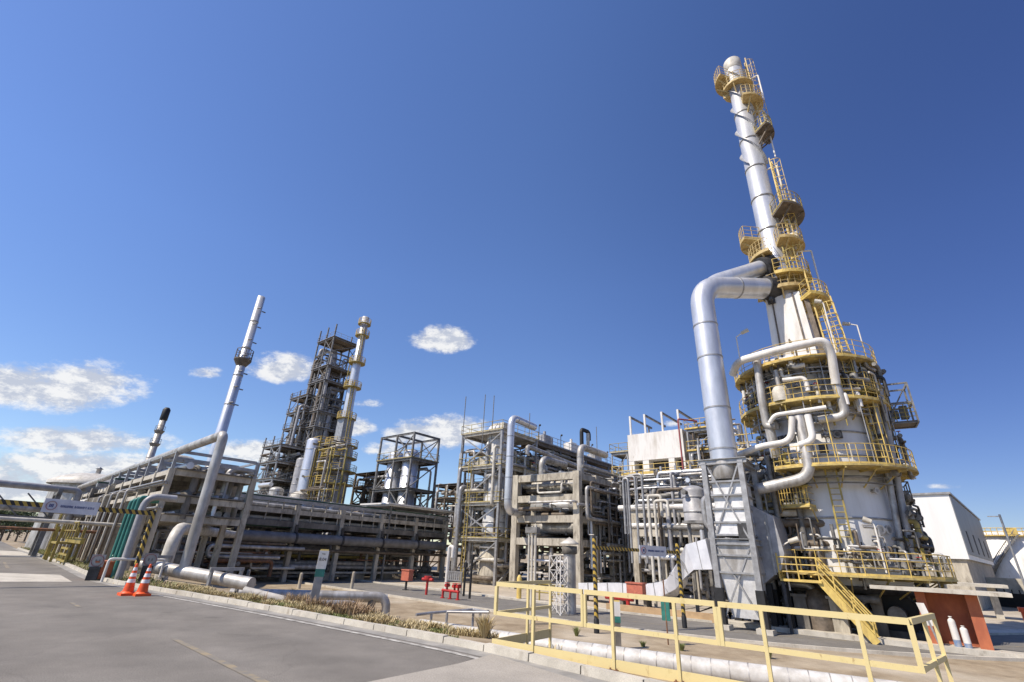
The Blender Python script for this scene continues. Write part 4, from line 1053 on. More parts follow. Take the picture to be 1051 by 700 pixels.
for k, (px, py) in enumerate(((474.5, 407), (495, 405), (504.5, 406), (543, 424), (612.5, 438))):
    b0 = P(px, 452, 57+k*.8 if k < 3 else 62+(k-3)*10); b = MB(); b.tube(Vec((b0.x, b0.y, b0.z-1.5)), Vec((b0.x, b0.y, zz(b0, py))), .05, 6)
    tag(b.build('lightning_rod', steel, None, b0), ('thin rod at the left corner of the steel tower top', 'thin rod behind the middle of the steel tower top', 'dark rod near the right corner of the steel tower top', 'thin rod standing on the long walkway', 'thin rod at the far end of the long walkway')[k], 'lightning rod')
LW = along(K, V, 642, zT[3], 50)-.5
t = T('walkway', 'long elevated steel walkway running back from the steel tower to the white box heater', 'walkway', G0(at3(K, 0, 7.6, 0)))
zw = zz(K, 440)
b = MB(); b.box(at3(K, -1.6, (7.6+LW)/2, zw), 3., LW-7.6, .12); b.ibeam(at3(K, -.2, 7.6, zw-.3), at3(K, -.2, LW, zw-.3), .3, .5); b.ibeam(at3(K, -3., 7.6, zw-.3), at3(K, -3., LW, zw-.3), .3, .5); b.build('deck', steelb, t)
b = MB(); b.rail([at3(K, -.1, 7.6, zw+.06), at3(K, -.1, LW, zw+.06)], 1.1, 1.5, .035, .15); b.rail([at3(K, -3.1, 7.6, zw+.06), at3(K, -3.1, LW, zw+.06)], 1.1, 1.5, .035, .15); b.build('railing', galv, t)
for y in (13, 20, 27):
    b = MB()
    for a_ in (-.2, -3.): b.bar(at3(K, a_, y, PLANT-.2), at3(K, a_, y, zw-.55), .28, .28, V)
    b.bar(at3(K, -.2, y, zw-3.5), at3(K, -3, y, zw-.7), .15, .15); b.build('bent', steel, t)
for k, y in enumerate((9.5, 15, 24, 29)):
    p = at3(K, -1.4, y, zw+.06)
    tt = T('lamp_mast', ('first', 'second', 'third', 'fourth')[k]+' small lamp mast along the long walkway, counted from the steel tower', 'lamp', p, 'lamp masts on the walkway')
    b = MB(); b.tube(p, p+Z*(2.6-.3*(k % 2)), .05, 6); b.build('mast', dark, tt); b = MB(); b.sphere(p+Z*(2.65-.3*(k % 2))+U*.15, .16); b.build('lamp', dark, tt)
p = P(597, 452, 66); zt = zz(p, 440.5)
pipe('relief_pipe', 'dark hooked relief pipe standing above the short silver riser', [Vec((p.x, p.y, zt-3)), Vec((p.x, p.y, zt)), Vec((p.x, p.y, zt))+V*2, Vec((p.x, p.y, zt-1.2))+V*2], .28, black, None, 10, .5)
pipe('relief_pipe', 'pale vent pipe beside the dark hooked relief pipe', [Vec((p.x, p.y, zt-3))+V*1.2+U*.3, Vec((p.x, p.y, zt-.4))+V*1.2+U*.3], .25, pipelight, None, 10)
for k, (y, z) in enumerate(((11., 1.3), (18., 1.6), (25., 1.2))):
    b = MB(); p = at3(K, -1.5, y, zw+.06); b.box(p+Z*z*.5, 1.4, 2.2, z); b.box(p+Z*(z+.1), 1.0, 1.5, .24); b.tube(p+Z*(z+.2), p+Z*(z+.8), .2, 8)
    tag(b.build('equipment_box', (pipegrey, white, silver2)[k], None, p), ('grey', 'white', 'silver')[k]+' equipment box on the long elevated walkway', 'equipment box')
clutter(at3(K, -4, 8, 0), 4, LW-9, zw-4.2, zw-.8, 60, 'slung under the long walkway', 43, [silver2, pipegrey, pipelight, steel], .08, .24, 4)
clutter(at3(K, -8, 8, 0), 6, 24, zF[3]-4, zw-1, 22, 'behind the concrete frame', 44, [steelb, silver2, pipegrey, steel], .08, .24, 4)
frame('steel_tower', 'plain dark steel structure standing behind the long walkway', 'steel tower', at3(K, -9, 9, 0), 7, 15, 2, 3, [2, 6, 10, zw-2], steel, .3, steelb, (3,), True, PLANT, 0, steel)
# ------------------------------------------------------------------ WHITE BOX HEATER
B0 = P(703, 470, 60); zb, zt = zz(B0, 487), zz(B0, 440)
WB = along(B0, -U, 645, zb+3, 20); BO = Vec((B0.x, B0.y, 0))-U*WB
t = T('box_heater', 'white box shaped heater with dark openings high on the steel deck', 'box heater', at3(BO, 0, 0, zb))
DB = 6.; hB_ = zt-zb; zl = zb+hB_*.02; zo = zb+hB_*.38
b = MB(); b.box(at3(BO, WB/2, DB/2, (zo+zt)/2), WB, DB, zt-zo); b.build('upper_casing', white, t)
x = 0.
segs_ = [(.0, .1), (.26, .37), (.72, .82), (.97, 1.)]
for s0, s1 in segs_:
    b = MB(); b.box(at3(BO, WB*(s0+s1)/2, DB/2, (zl+zo)/2-.005), WB*(s1-s0), DB-.05, zo-zl-.01); b.build('pier', white, t)
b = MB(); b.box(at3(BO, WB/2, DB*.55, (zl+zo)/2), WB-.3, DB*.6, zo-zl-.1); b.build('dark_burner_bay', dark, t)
for k, f in enumerate((.06, .34, .66, .95)):
    b = MB(); b.bar(at3(BO, WB*f, .2, zt), at3(BO, WB*f, .2, zt+2.5), .22, .22, V); b.build('roof_post', white, t)
    b = MB(); b.bar(at3(BO, WB*f, .1, zt+2.4), at3(BO, WB*f, DB+1, zt+2.4), .2, .24); b.bar(at3(BO, WB*f, DB, zt), at3(BO, WB*f, DB, zt+2.4), .18, .18, V); b.build('roof_beam', steel, t)
pf = T('service_deck', 'yellow railed service deck under the white box heater', 'platform', at3(BO, -1, -2.4, PLANT))
b = MB(); b.box(at3(BO, WB/2+.6, DB/2-.8, zb-.12), WB+4, DB+3, .2); b.build('deck', pipelight, pf)
b = MB(); b.ibeam(at3(BO, -1.4, -2.3, zb-.4), at3(BO, WB+2.6, -2.3, zb-.4), .25, .36); b.build('edge_beam', rust, pf)
b = MB(); b.rail([at3(BO, -1.3, DB, zb), at3(BO, -1.3, -2.2, zb), at3(BO, WB+2.5, -2.2, zb), at3(BO, WB+2.5, DB, zb)], 1.1, 1.3, .045, .3); b.build('railing', yellow, pf)
for a_ in (-1, WB*.35, WB*.7, WB+2.2):
    for c_ in (-2, DB*.5, DB):
        b = MB(); b.bar(at3(BO, a_, c_, PLANT-.2), at3(BO, a_, c_, zb-.24), .4, .4, V); b.build('column', concrete, pf)
b = MB()
for z in (2.2, 4.6, zb-2.2):
    for c_ in (-2, DB): b.bar(at3(BO, -.8, c_, z), at3(BO, WB+2, c_, z), .3, .4)
b.build('tie_beam', concdark, pf)
pr = P(701, 480, 57.5); pipe('red_pipe', 'thin red fire pipe rising past the right end of the white box heater', [Vec((pr.x, pr.y, zz(pr, 490))), Vec((pr.x, pr.y, zz(pr, 430))), Vec((pr.x, pr.y, zz(pr, 430)))+U*1.5+V*2], .1, redring, None, 8)
# scaffold and yellow stair tower at its right end
so = at3(BO, WB+.6, 0, 0)
frame('stair_tower', 'yellow and grey stair tower at the right end of the white box heater', 'stair tower', so, 3.4, 4, 1, 1, [zb+.05, zb+2.6, zb+5.2], galv, .16, yellow, 'all', True, zb-.02, .8, yellow)
b = MB(); so2 = at3(BO, -1.6, 1.2, 0); tt = frame('side_platform', 'small pale platform at the left end of the white box heater', 'platform', at3(BO, -2.6, .5, 0), 2.2, 3, 1, 1, [zb+3.4], galv, .14, pipelight, 'all', True, zb-.02, 0, olive)
clutter(at3(BO, WB+.5, -1, 0), 6, 5, zb-1, zb+6, 50, 'beside the yellow stair tower', 51, [silver2, pipelight, galv, white, steelb], .05, .14, 6)
clutter(at3(BO, -1, -2, 0), WB+3, DB, PLANT+.5, zb-.8, 150, 'under the white box heater deck', 52, [silver2, pipegrey, pipelight, steel, steelb, silver, white], .06, .2, 16)
clutter(at3(BO, 0, -4.2, 0), WB+3, 2, PLANT+1.2, zb-2.4, 60, 'in front of the white box heater deck', 53, [silver, silver2, galv, pipelight], .06, .15, 8)
# long horizontal pale pipes and beams seen right of the concrete frame
CT = P(655, 590, 51); CT = G0(CT); WC = along(CT, U, 745, 2, 30)
zC = [zz(CT, 570), zz(CT, 547), zz(CT, 528)]
t = T('concrete_structure', 'broad concrete table structure behind the silver duct frame', 'concrete structure', CT)
for i in range(4):
    for c_ in (0, 5):
        b = MB(); b.bar(at3(CT, WC*i/3, c_, PLANT-.2), at3(CT, WC*i/3, c_, zC[2]), .5, .5, V); b.build('column', concrete, t)
for li, z in enumerate(zC):
    for c_ in (0, 5):
        b = MB(); b.bar(at3(CT, -.3, c_-.02, z), at3(CT, WC+.3, c_-.02, z), .45, .62); b.build('long_beam', conclight if li else concrete, t)
    b = MB(); b.box(at3(CT, WC/2, 2.5, z+.36), WC+.3, 5.2, .1); b.build('slab', concdark, t)  # slab added on each tier to shade the space beneath
    b = MB()
    for i in range(4): b.bar(at3(CT, WC*i/3, .22, z), at3(CT, WC*i/3, 4.8, z), .4, .5)
    b.build('cross_beam', concdark, t)
for k, (z, c_, r, m, nm) in enumerate(((zC[2]+.6, -.3, .26, white, 'white'), (zC[2]+.55, .8, .2, silver, 'bright silver'), (zC[1]+.65, -.2, .24, white, 'white'), (zC[1]+.6, 1.1, .2, silver2, 'dull silver'), (zC[0]+.6, .1, .22, pipelight, 'pale'), (zC[2]+1.3, .2, .14, silver, 'bright silver'), (zC[2]+1.6, 1.4, .14, galv, 'grey'))):
    pipe('pipe', f'{nm} horizontal pipe along the {("lowest", "middle", "top")[2 if k in (0, 1, 5, 6) else 1 if k in (2, 3) else 0]} beam of the concrete table', [at3(CT, -1.5+.4*k, c_, z), at3(CT, WC+1, c_, z), at3(CT, WC+1, c_, z-1.4)], r, m, 'pipes on the concrete table', 10)
clutter(CT, WC, 5, PLANT+.3, zC[2]+4, 150, 'in the concrete table', 54, [silver, silver2, pipegrey, pipelight, steel, steelb], .06, .18, 14)
for k, px in enumerate((671, 677.5)):
    p = P(px, 590, 43-k); p = G0(p); pipe('riser_pipe', ('left', 'right')[k]+' of two tall pale standpipes by the small gantry sign', [p, Vec((p.x, p.y, zz(p, 509+5*k))), Vec((p.x, p.y, zz(p, 509+5*k)))+U*1.1, Vec((p.x, p.y, zz(p, 530)))+U*1.1], .13-.02*k, pipelight, 'tall pale standpipes', 10, .25)
for k, (px, py) in enumerate(((650, 491), (655.5, 489), (661, 487))):
    p = G0(P(px, 590, 47)); zt_k = zz(p, py); pass; pipe('arched_pipe', ('left', 'middle', 'right')[k]+' of three nested silver arched pipes right of the concrete frame', [Vec((p.x, p.y, zz(p, 548)))-U*(.5+.25*k), Vec((p.x, p.y, zt_k))-U*(.5+.25*k), Vec((p.x, p.y, zt_k))+U*.2*k, Vec((p.x, p.y, zz(p, 578)))+U*.2*k], .11, galv, 'arched silver pipes', 10, .3)
frame('pipe_structure', 'slender grey steel frame crowded with pipes before the white box heater', 'steel structure', at3(CT, WC*.1, 5.6, 0), WC*.8, 4, 4, 1, [3.2, 5.8, 8.2, 10.4], galv, .2, steelb, (1, 3), True, PLANT, .8, olive, None, (1, 2))
clutter(at3(CT, 0, 5.4, 0), WC, 4.5, 1, 11, 90, 'on the slender grey frame', 55, [silver2, silver, pipelight, steel, steelb, galv], .04, .13, 10)
frame('pipe_structure', 'slender steel frame between the concrete frame and the white box heater', 'steel structure', at3(FO, WF+1.6, DF*.45, 0), 4, 7, 2, 2, [3, 5.5, 8, zF[3]], steel, .2, steelb, (1, 3), True, PLANT, 1.2, galv, None, (1, 3))
clutter(at3(FO, WF+1.2, DF*.4, 0), 5, 7.5, PLANT+1, zF[3]+1, 80, 'on the slender steel frame', 56, [silver2, pipelight, steel, steelb, galv], .04, .12, 8)
# drum hanging left of the silver frame
p = P(713, 518, 40); zA_, zB_ = zz(p, 535), zz(p, 499)
vessel('drum', 'short squat grey drum beside the top of the silver duct frame', p, .85, zA_, zB_, pipegrey, 0, None, None, 2, 2)
b = MB(); b.bar(G0(p)+U*.6, Vec((p.x, p.y, zA_))+U*.6, .2, .2, V); b.bar(G0(p)-U*.6, Vec((p.x, p.y, zA_))-U*.6, .2, .2, V); b.box(Vec((p.x, p.y, zA_-.1)), 1.6, 1.6, .18)
tag(b.build('drum_stand', steel, None, G0(p)), 'dark two legged stand under the squat grey drum', 'stand')
# ------------------------------------------------------------------ FAR UNITS
R0 = G0(P(341, 362, 105))
zr = zz(R0, 352)
lv_ = [zr*k/13. for k in range(2, 14)]
O = R0-U*3.2-V*2
t = frame('reactor_structure', 'tallest dark steel structure of many decks far behind the middle rack', 'steel structure', O, 6.4, 6, 2, 1, lv_, steel, .24, steelb, 'all', True, PLANT, 3, galv, None, (0, 2, 3, 5, 6, 8, 9, 11))
vessel('column_vessel', 'silver process column inside the tallest dark structure', at3(O, 4.6, 3., 0), 1.2, PLANT, zr*.62, silver2, 3, concrete, None, 5, 4)
vessel('column_vessel', 'slim grey column in the upper part of the tallest dark structure', at3(O, 1.9, 3., 0), .9, PLANT+2, zr*.97, pipegrey, 2, concrete, None, 6, 4)
clutter(O, 6.4, 6, 4, zr-1, 60, 'in the tallest far structure', 61, [steelb, silver2, pipegrey, steel, galv], .12, .34, 0)
R1 = G0(P(313, 425, 108)); zr1 = zz(R1, 410); O1 = R1-U*3.6-V*2
t = frame('reactor_structure', 'lower grey steel structure left of the tallest dark structure', 'steel structure', O1, 7, 6, 2, 1, [zr1*k/9. for k in range(1, 10)], galv, .22, steelb, 'all', True, PLANT, 1.5, steelb)
vessel('column_vessel', 'silver drum column in the lower grey far structure', at3(O1, 4.5, 3., 0), 1.3, PLANT, zr1*.8, silver2, 3, concrete, None, 4, 4)
clutter(O1, 7, 6, 3, zr1, 44, 'in the lower grey far structure', 62, [steelb, silver2, pipegrey, silver, galv], .12, .34, 0)
R2 = G0(P(286, 475, 104)); zr2 = zz(R2, 460); O2 = R2-U*3.5-V*2
t = frame('reactor_structure', 'lowest leftmost steel structure of the far unit group', 'steel structure', O2, 7, 6, 2, 1, [zr2*k/6. for k in range(1, 7)], galv, .22, steelb, 'all', True, PLANT, 2, steel)
clutter(O2, 7, 6, 2, zr2, 34, 'in the leftmost far structure', 63, [steelb, silver2, pipegrey, silver, pipelight], .12, .34, 0)
vessel('column_vessel', 'pale vessel standing before the far structures', G0(P(297, 560, 96)), 1.6, PLANT, zz(P(297, 560, 96), 505), pipelight, 2, concrete, None, 3, 3)
for k, (px, py, d, r, m, lb) in enumerate(((283, 500, 98, 1.2, silver2, 'dull silver'), (322, 450, 97, 1.35, silver, 'bright silver'), (309, 470, 99, 1.0, pipegrey, 'grey'))):
    q = G0(P(px, py+8, d)); vessel('column_vessel', f'{lb} column with bands in front of the far steel structures', q, r, PLANT, zz(q, py), m, 2, concrete, None, 5, 5)
# far heater with its stack
C2 = G0(P(346, 480, 94)); th = T('process_heater', 'far round heater with yellow ring decks and a tall slim stack', 'process heater', C2)
zq = lambda y: zz(C2, y)
b = MB(); b.lathe(C2, [(2.3, 2.), (2.3, zq(462)-PLANT), (1.7, zq(454)-PLANT)], 28); b.build('shell', silver2, th)
b = MB()
for k in range(8):
    a = 2*PI*k/8; e = C2+Vec((math.sin(a)*2.5, math.cos(a)*2.5, 0)); b.bar(e, e+Z*2.2, .4, .4)
b.build('leg', concdark, th)
b = MB(); b.box(Vec((C2.x, C2.y, (zq(455)+zq(430))/2)), 2.2, 2.2, zq(430)-zq(455)); b.build('convection_box', galv, th)
b = MB(); b.lathe(Vec((C2.x, C2.y, 0)), [(.9, zq(432)), (.82, zq(380)), (.72, zq(326)), (.5, zq(326))], 20); sh = b.build('stack', silver, th)
for y, rr, m2 in ((497, 3.3, olive), (484, 3.5, olive), (470, 3.2, olive), (458, 3., olive), (430, 1.8, olive), (398, 1.7, olive), (373, 1.6, olive), (345, 1.4, olive), (333, 1.3, olive)):
    c = Vec((C2.x, C2.y, zq(y))); b = MB(); b.ring(c, (.8 if rr < 2.5 else 2.3), rr, .14, n=20); pf = b.build('ring_platform', m2, th)
    b = MB(); b.rail(arc(c, rr-.06, 0, 2*PI, 14), 1.1, 1.6, .045, 0, 5, 2); b.build('railing', yellow, pf)
b = MB()
for y0, y1, s in ((462, 430, 1), (430, 398, 1), (398, 373, -1), (373, 345, 1)):
    r_ = 2.4 if y0 > 440 else 1.2; b.ladder(Vec((C2.x, C2.y, zq(y0)))+U*s*r_-V*.6, Vec((C2.x, C2.y, zq(y1)+1))+U*s*r_*.9-V*.6, V, .6, .06)
b.build('ladder', olive, th)
frame('access_scaffold', 'yellow ladder frame against the left of the far round heater', 'steel structure', C2-U*5.4-V*2.5, 2.2, 2.4, 1, 1, [2.5, 5.5, 8.5, zq(455)], olive, .22, olive, 'all', True, PLANT, 1, yellow)
for a_ in (-3.2, -1.2, 1.2, 3.0):
    b = MB(); e = C2+U*a_-V*2.9; b.bar(e, Vec((e.x, e.y, zq(462))), .12, .12, V); b.build('post', olive, th)
clutter(C2-U*6-V*4, 11, 3, PLANT+3, zq(456), 70, 'around the far round heater', 64, [steelb, silver2, olive, galv, steel], .05, .14, 0)
# framed silver vessels
f0 = G0(P(392, 450, 78)); zf = [zz(f0, 531), zz(f0, 503), zz(f0, 474), zz(f0, 449)]
f1 = G0(P(448, 560, 84))
fa = f0; 
wU = min(8, along(f0, U, 436, zf[3], 30))
t = frame('vessel_frame', 'open grey steel frame around two silver vessels right of the far heater', 'steel structure', f0, wU, 5, 2, 1, zf, steel, .26, steel, (2,), True, PLANT, 0, olive, None, (0, 1, 2))
vessel('column_vessel', 'silver vessel in the open frame, the left of two', at3(f0, wU*.28, 1.6, 0), 1.2, zf[0]-.5, zf[2]+1.6, silver, 0, None, 'silver vessels in the open frame', 4, 5)
vessel('column_vessel', 'silver vessel in the open frame, the right of two', at3(f0, wU*.74, 1.6, 0), 1.2, zf[0]-.5, zf[2]+1.6, silver, 0, None, 'silver vessels in the open frame', 4, 5)
clutter(at3(f0, 0, 2, 0), wU, 3, 3, zf[2], 16, 'in the open vessel frame', 65, [silver2, steel, pipelight, galv], .08, .2, 0)
frame('pipe_structure', 'low brown piped structure between the far heater and the vessel frame', 'steel structure', G0(P(353, 560, 100)), 11, 6, 3, 1, [3, 6, 9, 12, 14.6], steelb, .34, steelb, (1, 3), True, PLANT, 0, steelb)
clutter(G0(P(353, 560, 100)), 12, 5, 4, 15, 44, 'in the low brown far structure', 66, [steelb, silver2, pipelight, steel], .1, .3, 0)
frame('pipe_structure', 'low grey piped structure between the vessel frame and the steel tower', 'steel structure', G0(P(440, 560, 90)), 9, 7, 3, 1, [2.5, 5, 7.5, 10, 12.4], steelb, .3, steelb, (1, 3), True, PLANT, 0, steelb)
clutter(G0(P(440, 560, 90)), 9, 6, 3, 12.5, 44, 'in the low grey far structure', 67, [steelb, silver2, pipelight, steel], .1, .26, 0)
frame('pipe_structure', 'low steel structure between the left rack and the far units', 'steel structure', G0(P(243, 560, 75))-V*2, 9, 7, 3, 1, [2.2, 4.4, 6.2], steel, .3, steelb, (2,), True, PLANT, 0, steelb)
clutter(G0(P(236, 560, 72)), 9, 8, 2, 7, 24, 'in the low structure behind the left rack', 68, [steelb, silver2, pipelight, silver], .1, .22, 0)
frame('pipe_structure', 'dim steel structure filling the gap behind the steel tower', 'steel structure', G0(P(475, 560, 74)), 10, 8, 3, 2, [2, 4.8, 7.6, 10.4], steelb, .3, steelb, (1, 3), True, PLANT, 0, steelb)
clutter(G0(P(475, 560, 72)), 10, 8, PLANT+1, 9.6, 36, 'behind the steel tower', 69, [steelb, silver2, pipegrey, steel], .1, .24, 0)
# ------------------------------------------------------------------ FURNACE (round heater, right)
C = G0(P(842, 470, 38)); vd = Vec((C.x, C.y, 0)).normalized(); rt_ = Vec((vd.y, -vd.x, 0)); av = azim(-vd)
def zc(R, py): return zz(C-vd*R, py)
RS = 3.12
th = T('round_heater', 'large round white process heater with yellow ring decks on the right', 'process heater', C)
zD, zM, z2_, zTp = zc(5.0, 590), zc(4.9, 476), zc(4.5, 408), zc(4.5, 366)
zA1, zA2 = zz(C, 353), zz(C, 303)
c0 = lambda z: Vec((C.x, C.y, z))
b = MB(); b.lathe(c0(0), [(RS, zD-.55), (RS, zTp+.3), (RS-.25, zTp+.6), (1.6, zTp+1.3), (.5, zTp+1.4)], 48); sh = b.build('shell', shellw, th)
for z in (zD+3., zM+.8, (zM+z2_)/2+.2, z2_-.8):
    b = MB(); b.lathe(c0(z), [(RS-.02, -.06), (RS+.06, -.05), (RS+.06, .05), (RS-.02, .06)], 48); b.build('seam_band', galv, sh)
b = MB(); rg = random.Random(9)
for k in range(16):
    a = av+rg.uniform(-1.2, 1.2); z = rg.choice((zD+1.1, zD+1.3, zM+1.2, (zM+z2_)/2)); d = Vec((math.sin(a), math.cos(a), 0)); e = c0(z)+d*(RS+.02)
    b = MB(); b.box(e, .45, .12, .5, Vec((d.y, -d.x, 0)), d); b.build('peep_door', dark, sh)
for k in range(10):
    a = 2*PI*k/10+.2; d = Vec((math.sin(a), math.cos(a), 0)); b = MB(); b.bar(c0(PLANT-.2)+d*(RS-.25), c0(zD-.5)+d*(RS-.25), .5, .5, V); b.build('leg', concdark, th)
b = MB(); b.lathe(c0(zD-.56), [(RS+.1, 0), (RS+.1, -.35), (.2, -.35)], 32); b.build('floor_plate', dark, th)
b = MB()
for k in range(9):
    a = 2*PI*k/9; d = Vec((math.sin(a), math.cos(a), 0))*1.7; b.lathe(c0(PLANT+.5)+d, [(.45, 0), (.45, 1.1), (.3, 1.5), (.3, zD-PLANT-1.3)], 10)
b.build('burner', black, th)
deckm = mat('worn yellow deck plate', (.60, .46, .15), (.32, .25, .12), .65, 0, 2.2, 1, .1, .38, .6)
def ringdeck(z, r0, r1, a0, a1, m, nm='ring_platform', h=.10, rl=True, n=30, br=True, railin=False):
    full = abs(a1-a0-2*PI) < 1e-4
    b = MB(); b.ring(c0(z), r0, r1, h, a0, a1, n)
    if br:
        k = 0
        nb_ = max(3, int((a1-a0)/.35))
        for k in range(nb_+1):
            a = a0+(a1-a0)*k/nb_; d = Vec((math.sin(a), math.cos(a), 0)); b.bar(c0(z-h-.06)+d*r0, c0(z-h-.06)+d*(r1-.05), .08, .12); b.bar(c0(z-1.1)+d*r0, c0(z-h)+d*(r1-.3), .06, .06)
    pf = b.build(nm, m, th)
    if rl:
        b = MB(); pts = arc(c0(z), r1-.05, a0, a1, n)
        if not full: pts = [c0(z)+(pts[0]-c0(z))*(r0/r1)]+pts+[c0(z)+(pts[-1]-c0(z))*(r0/r1)]
        b.rail(pts, 1.15, 1.2, .024, .11, 5, 2); b.build('railing', yellow, pf)
    return pf
ringdeck(zD, RS, 5.1, 0, 2*PI, deckm)
ringdeck(zM, RS, 4.85, av-2.6, av+.55, deckm)
ringdeck(zM-2.2, RS, 4.3, av+.25, av+1.6, deckm)
ringdeck(z2_, RS, 4.45, 0, 2*PI, deckm)
ringdeck(zTp, RS-.4, 4.45, 0, 2*PI, deckm)
ringdeck(zTp-2.1, RS, 4.3, av-2.8, av-.9, olive)
# convection box and its deck
zb0, zb1 = zTp+1.0, zA2-.6
b = MB(); w_ = 2.5
lo = [at3(C, -w_/2*1.08, -w_/2, zb0), at3(C, w_/2*1.08, -w_/2, zb0), at3(C, w_/2*1.08, w_/2, zb0), at3(C, -w_/2*1.08, w_/2, zb0)]
up = [at3(C, -w_/2*.92, -w_/2, zb1), at3(C, w_/2*.92, -w_/2, zb1), at3(C, w_/2*.92, w_/2, zb1), at3(C, -w_/2*.92, w_/2, zb1)]
b.add(lo+up, [(0, 1, 5, 4), (1, 2, 6, 5), (2, 3, 7, 6), (3, 0, 4, 7), (4, 5, 6, 7), (3, 2, 1, 0)]); cb = b.build('convection_box', white, th)
b = MB()
for f in (.2, .8): b.bar(lo[0].lerp(lo[1], f)-V*.04, up[0].lerp(up[1], f)-V*.04, .1, .1)
b.bar(lo[1]+U*.3, up[1]+U*.3, .3, .3, V); b.bar(lo[2]+U*.3, up[2]+U*.3, .3, .3, V); b.bar(lo[0].lerp(lo[1], .45)-V*.1+Z*.3, lo[0].lerp(lo[1], .45)-V*.1+Z*1.6, .1, .1); b.build('stiffener', steelb, cb)
# ladders and stair
def shell_ladder(a, z0, z1, m=yellow, cage=True, R=RS+.35):
    d = Vec((math.sin(a), math.cos(a), 0)); s = Vec((d.y, -d.x, 0)); b = MB(); b.ladder(c0(z0)+d*R, c0(z1)+d*R, s, .55, .045, d if cage else None); b.build('ladder', m, th)
shell_ladder(av-.10, zD+1.6, zM+.1, olive, False, RS+.5)
shell_ladder(av-1.05, zM, z2_+1, yellow)
shell_ladder(av-.75, z2_, zTp+1.1, yellow)
b = MB(); b.ladder(at3(C, 2.0, -1.0, zTp), at3(C, 1.75, -.8, zA2+1), V, .6, .05, U); b.ladder(at3(C, 2.9, -1.2, zTp), at3(C, 2.6, -1., zA2-1.5), U, .6, .05, -V); b.build('ladder', yellow, th)
# stair to the deck
s0 = P(815, 603, 33.4); s0.z = zD-.35
dirS = (U*1.-V*.05).normalized(); drop = s0.z-PLANT; run = along(s0+dirS*1.4, dirS, 902, PLANT, 12)
st_t = T('stair_flight', 'steep yellow steel stair with many handrails up to the round heater deck', 'stairs', G0(s0))
wS = 1.0; nS = -V
b = MB(); b.box(s0+dirS*.5-V*0-Z*.06, 2.0, 1.3, .12, dirS, V); b.build('landing', yellow, st_t)
top = s0+dirS*1.4; bot = Vec((top.x, top.y, PLANT+.05))+dirS*run
for k in (-1, 1):
    b = MB(); b.bar(top+V*(k*.5), bot+V*(k*.5), .07, .36); b.build('stringer', yellow, st_t)
    b = MB()
    for hh in (.38, .74, 1.1): b.tube(top+V*(k*.5)+Z*hh, bot+V*(k*.5)+Z*hh, .045, 6)
    for f in (0, .33, .66, 1): e = top.lerp(bot, f)+V*(k*.5); b.tube(e, e+Z*1.1, .04, 6)
    b.rail([s0-dirS*.5+V*(k*.62), top+V*(k*.5)], 1.1, 1, .04, .0, 5, 2)
    b.build('handrail', yellow, st_t)
b = MB(); n = 14
for k in range(1, n): e = top.lerp(bot, k/n); b.box(e, .26, .95, .04, dirS, V)
b.build('tread', olive, st_t)
b = MB(); b.bar(G0(s0-dirS*.4-V*.5), s0-dirS*.4-V*.5, .14, .14, V); b.bar(G0(s0-dirS*.4+V*.5), s0-dirS*.4+V*.5, .14, .14, V); b.build('post', dark, st_t)
b = MB(); b.rail([s0-dirS*.5-V*.62+Z*.0, s0-dirS*.5+V*.62], 1.3, .5, .05, .2, 5, 3); b.build('gate', yellow, st_t)
# lamp posts on deck
def lamppost(px0, py0, px1, py1, d, label, bend=0):
    p = P(px0, py0, d); q = Vec((p.x, p.y, zz(p, py1))); t = T('lamp_post', label, 'lamp', p, 'small lamp posts'); b = MB(); b.tube(p, q, .045, 6)
    arm = q+(U if bend >= 0 else U)*(.5*bend if bend else -.1)+Z*.25; b.tube(q, arm, .04, 6); b.build('pole', white, t)
    b = MB(); b.sweep([arm-(arm-q)*.15, arm+U*(.45 if bend > 0 else -.35)+Z*.12], .13, 8, .16); b.build('lamp_head', pipelight, t)
lamppost(910, 588, 897, 540, 33.6, 'white lamp post on the lowest yellow deck of the round heater')
lamppost(811, 606, 805, 560, 33.2, 'bent white lamp post by the head of the yellow stair', .9)
lamppost(762, 384, 757, 346, 36, 'bent white lamp post at the left edge of the top heater deck', .9)
lamppost(862, 376, 851, 312, 35.2, 'white lamp post standing high on the right of the top heater deck')
lamppost(889, 366, 881, 334, 38.6, 'curved white lamp post at the right edge of the top heater deck', -.9)
# crossover piping on the face of the heater
cgr = 'crossover pipes on the round heater'
dF = 33.6
def fp(label, pts, r, m=pipelight, bend=None): return pipe('crossover_pipe', label, [P(*q) for q in pts], r, m, cgr, 12, bend)
fp('thick pale pipe curving along the front of the top ring deck', [(752, 384, 35), (757, 371, 34), (800, 359, 32.8), (846, 349, 33.2), (853, 362, 33.6), (858, 394, 34.1)], .26, white, .7)
fp('silver downcomer with an elbow right of the middle ring deck', [(857, 392, 34.2), (862, 405, 34.2), (869, 427, 34.2), (840, 431, 34.2)], .25, silver2, .5)
fp('silver downcomer on the left of the heater face', [(777, 370, 34.2), (782, 410, 34.2), (787, 438, 34.3), (797, 437, 34)], .25, silver2, .4)
fp('thin pale manifold line across the heater face', [(790, 434, 33.8), (795, 426, 33.6), (848, 418, 33.6)], .13, white, .3)
fp('pale pipe running from the left up to the manifold in one bend', [(742, 474, 35), (765, 464, 34), (781, 458, 33.6), (812, 453, 33.4), (813, 428, 33.4)], .19, white, .6)
fp('short pale hook pipe in the middle of the heater face', [(829, 426, 33.5), (835, 452, 33.4), (820, 457, 33.4)], .2, white, .6)
fp('long silver pipe ending in a big pale elbow above the lower deck', [(820, 428, 33.8), (826, 455, 33.6), (832, 490, 33.4), (778, 502, 33.8)], .33, silver2, .8)
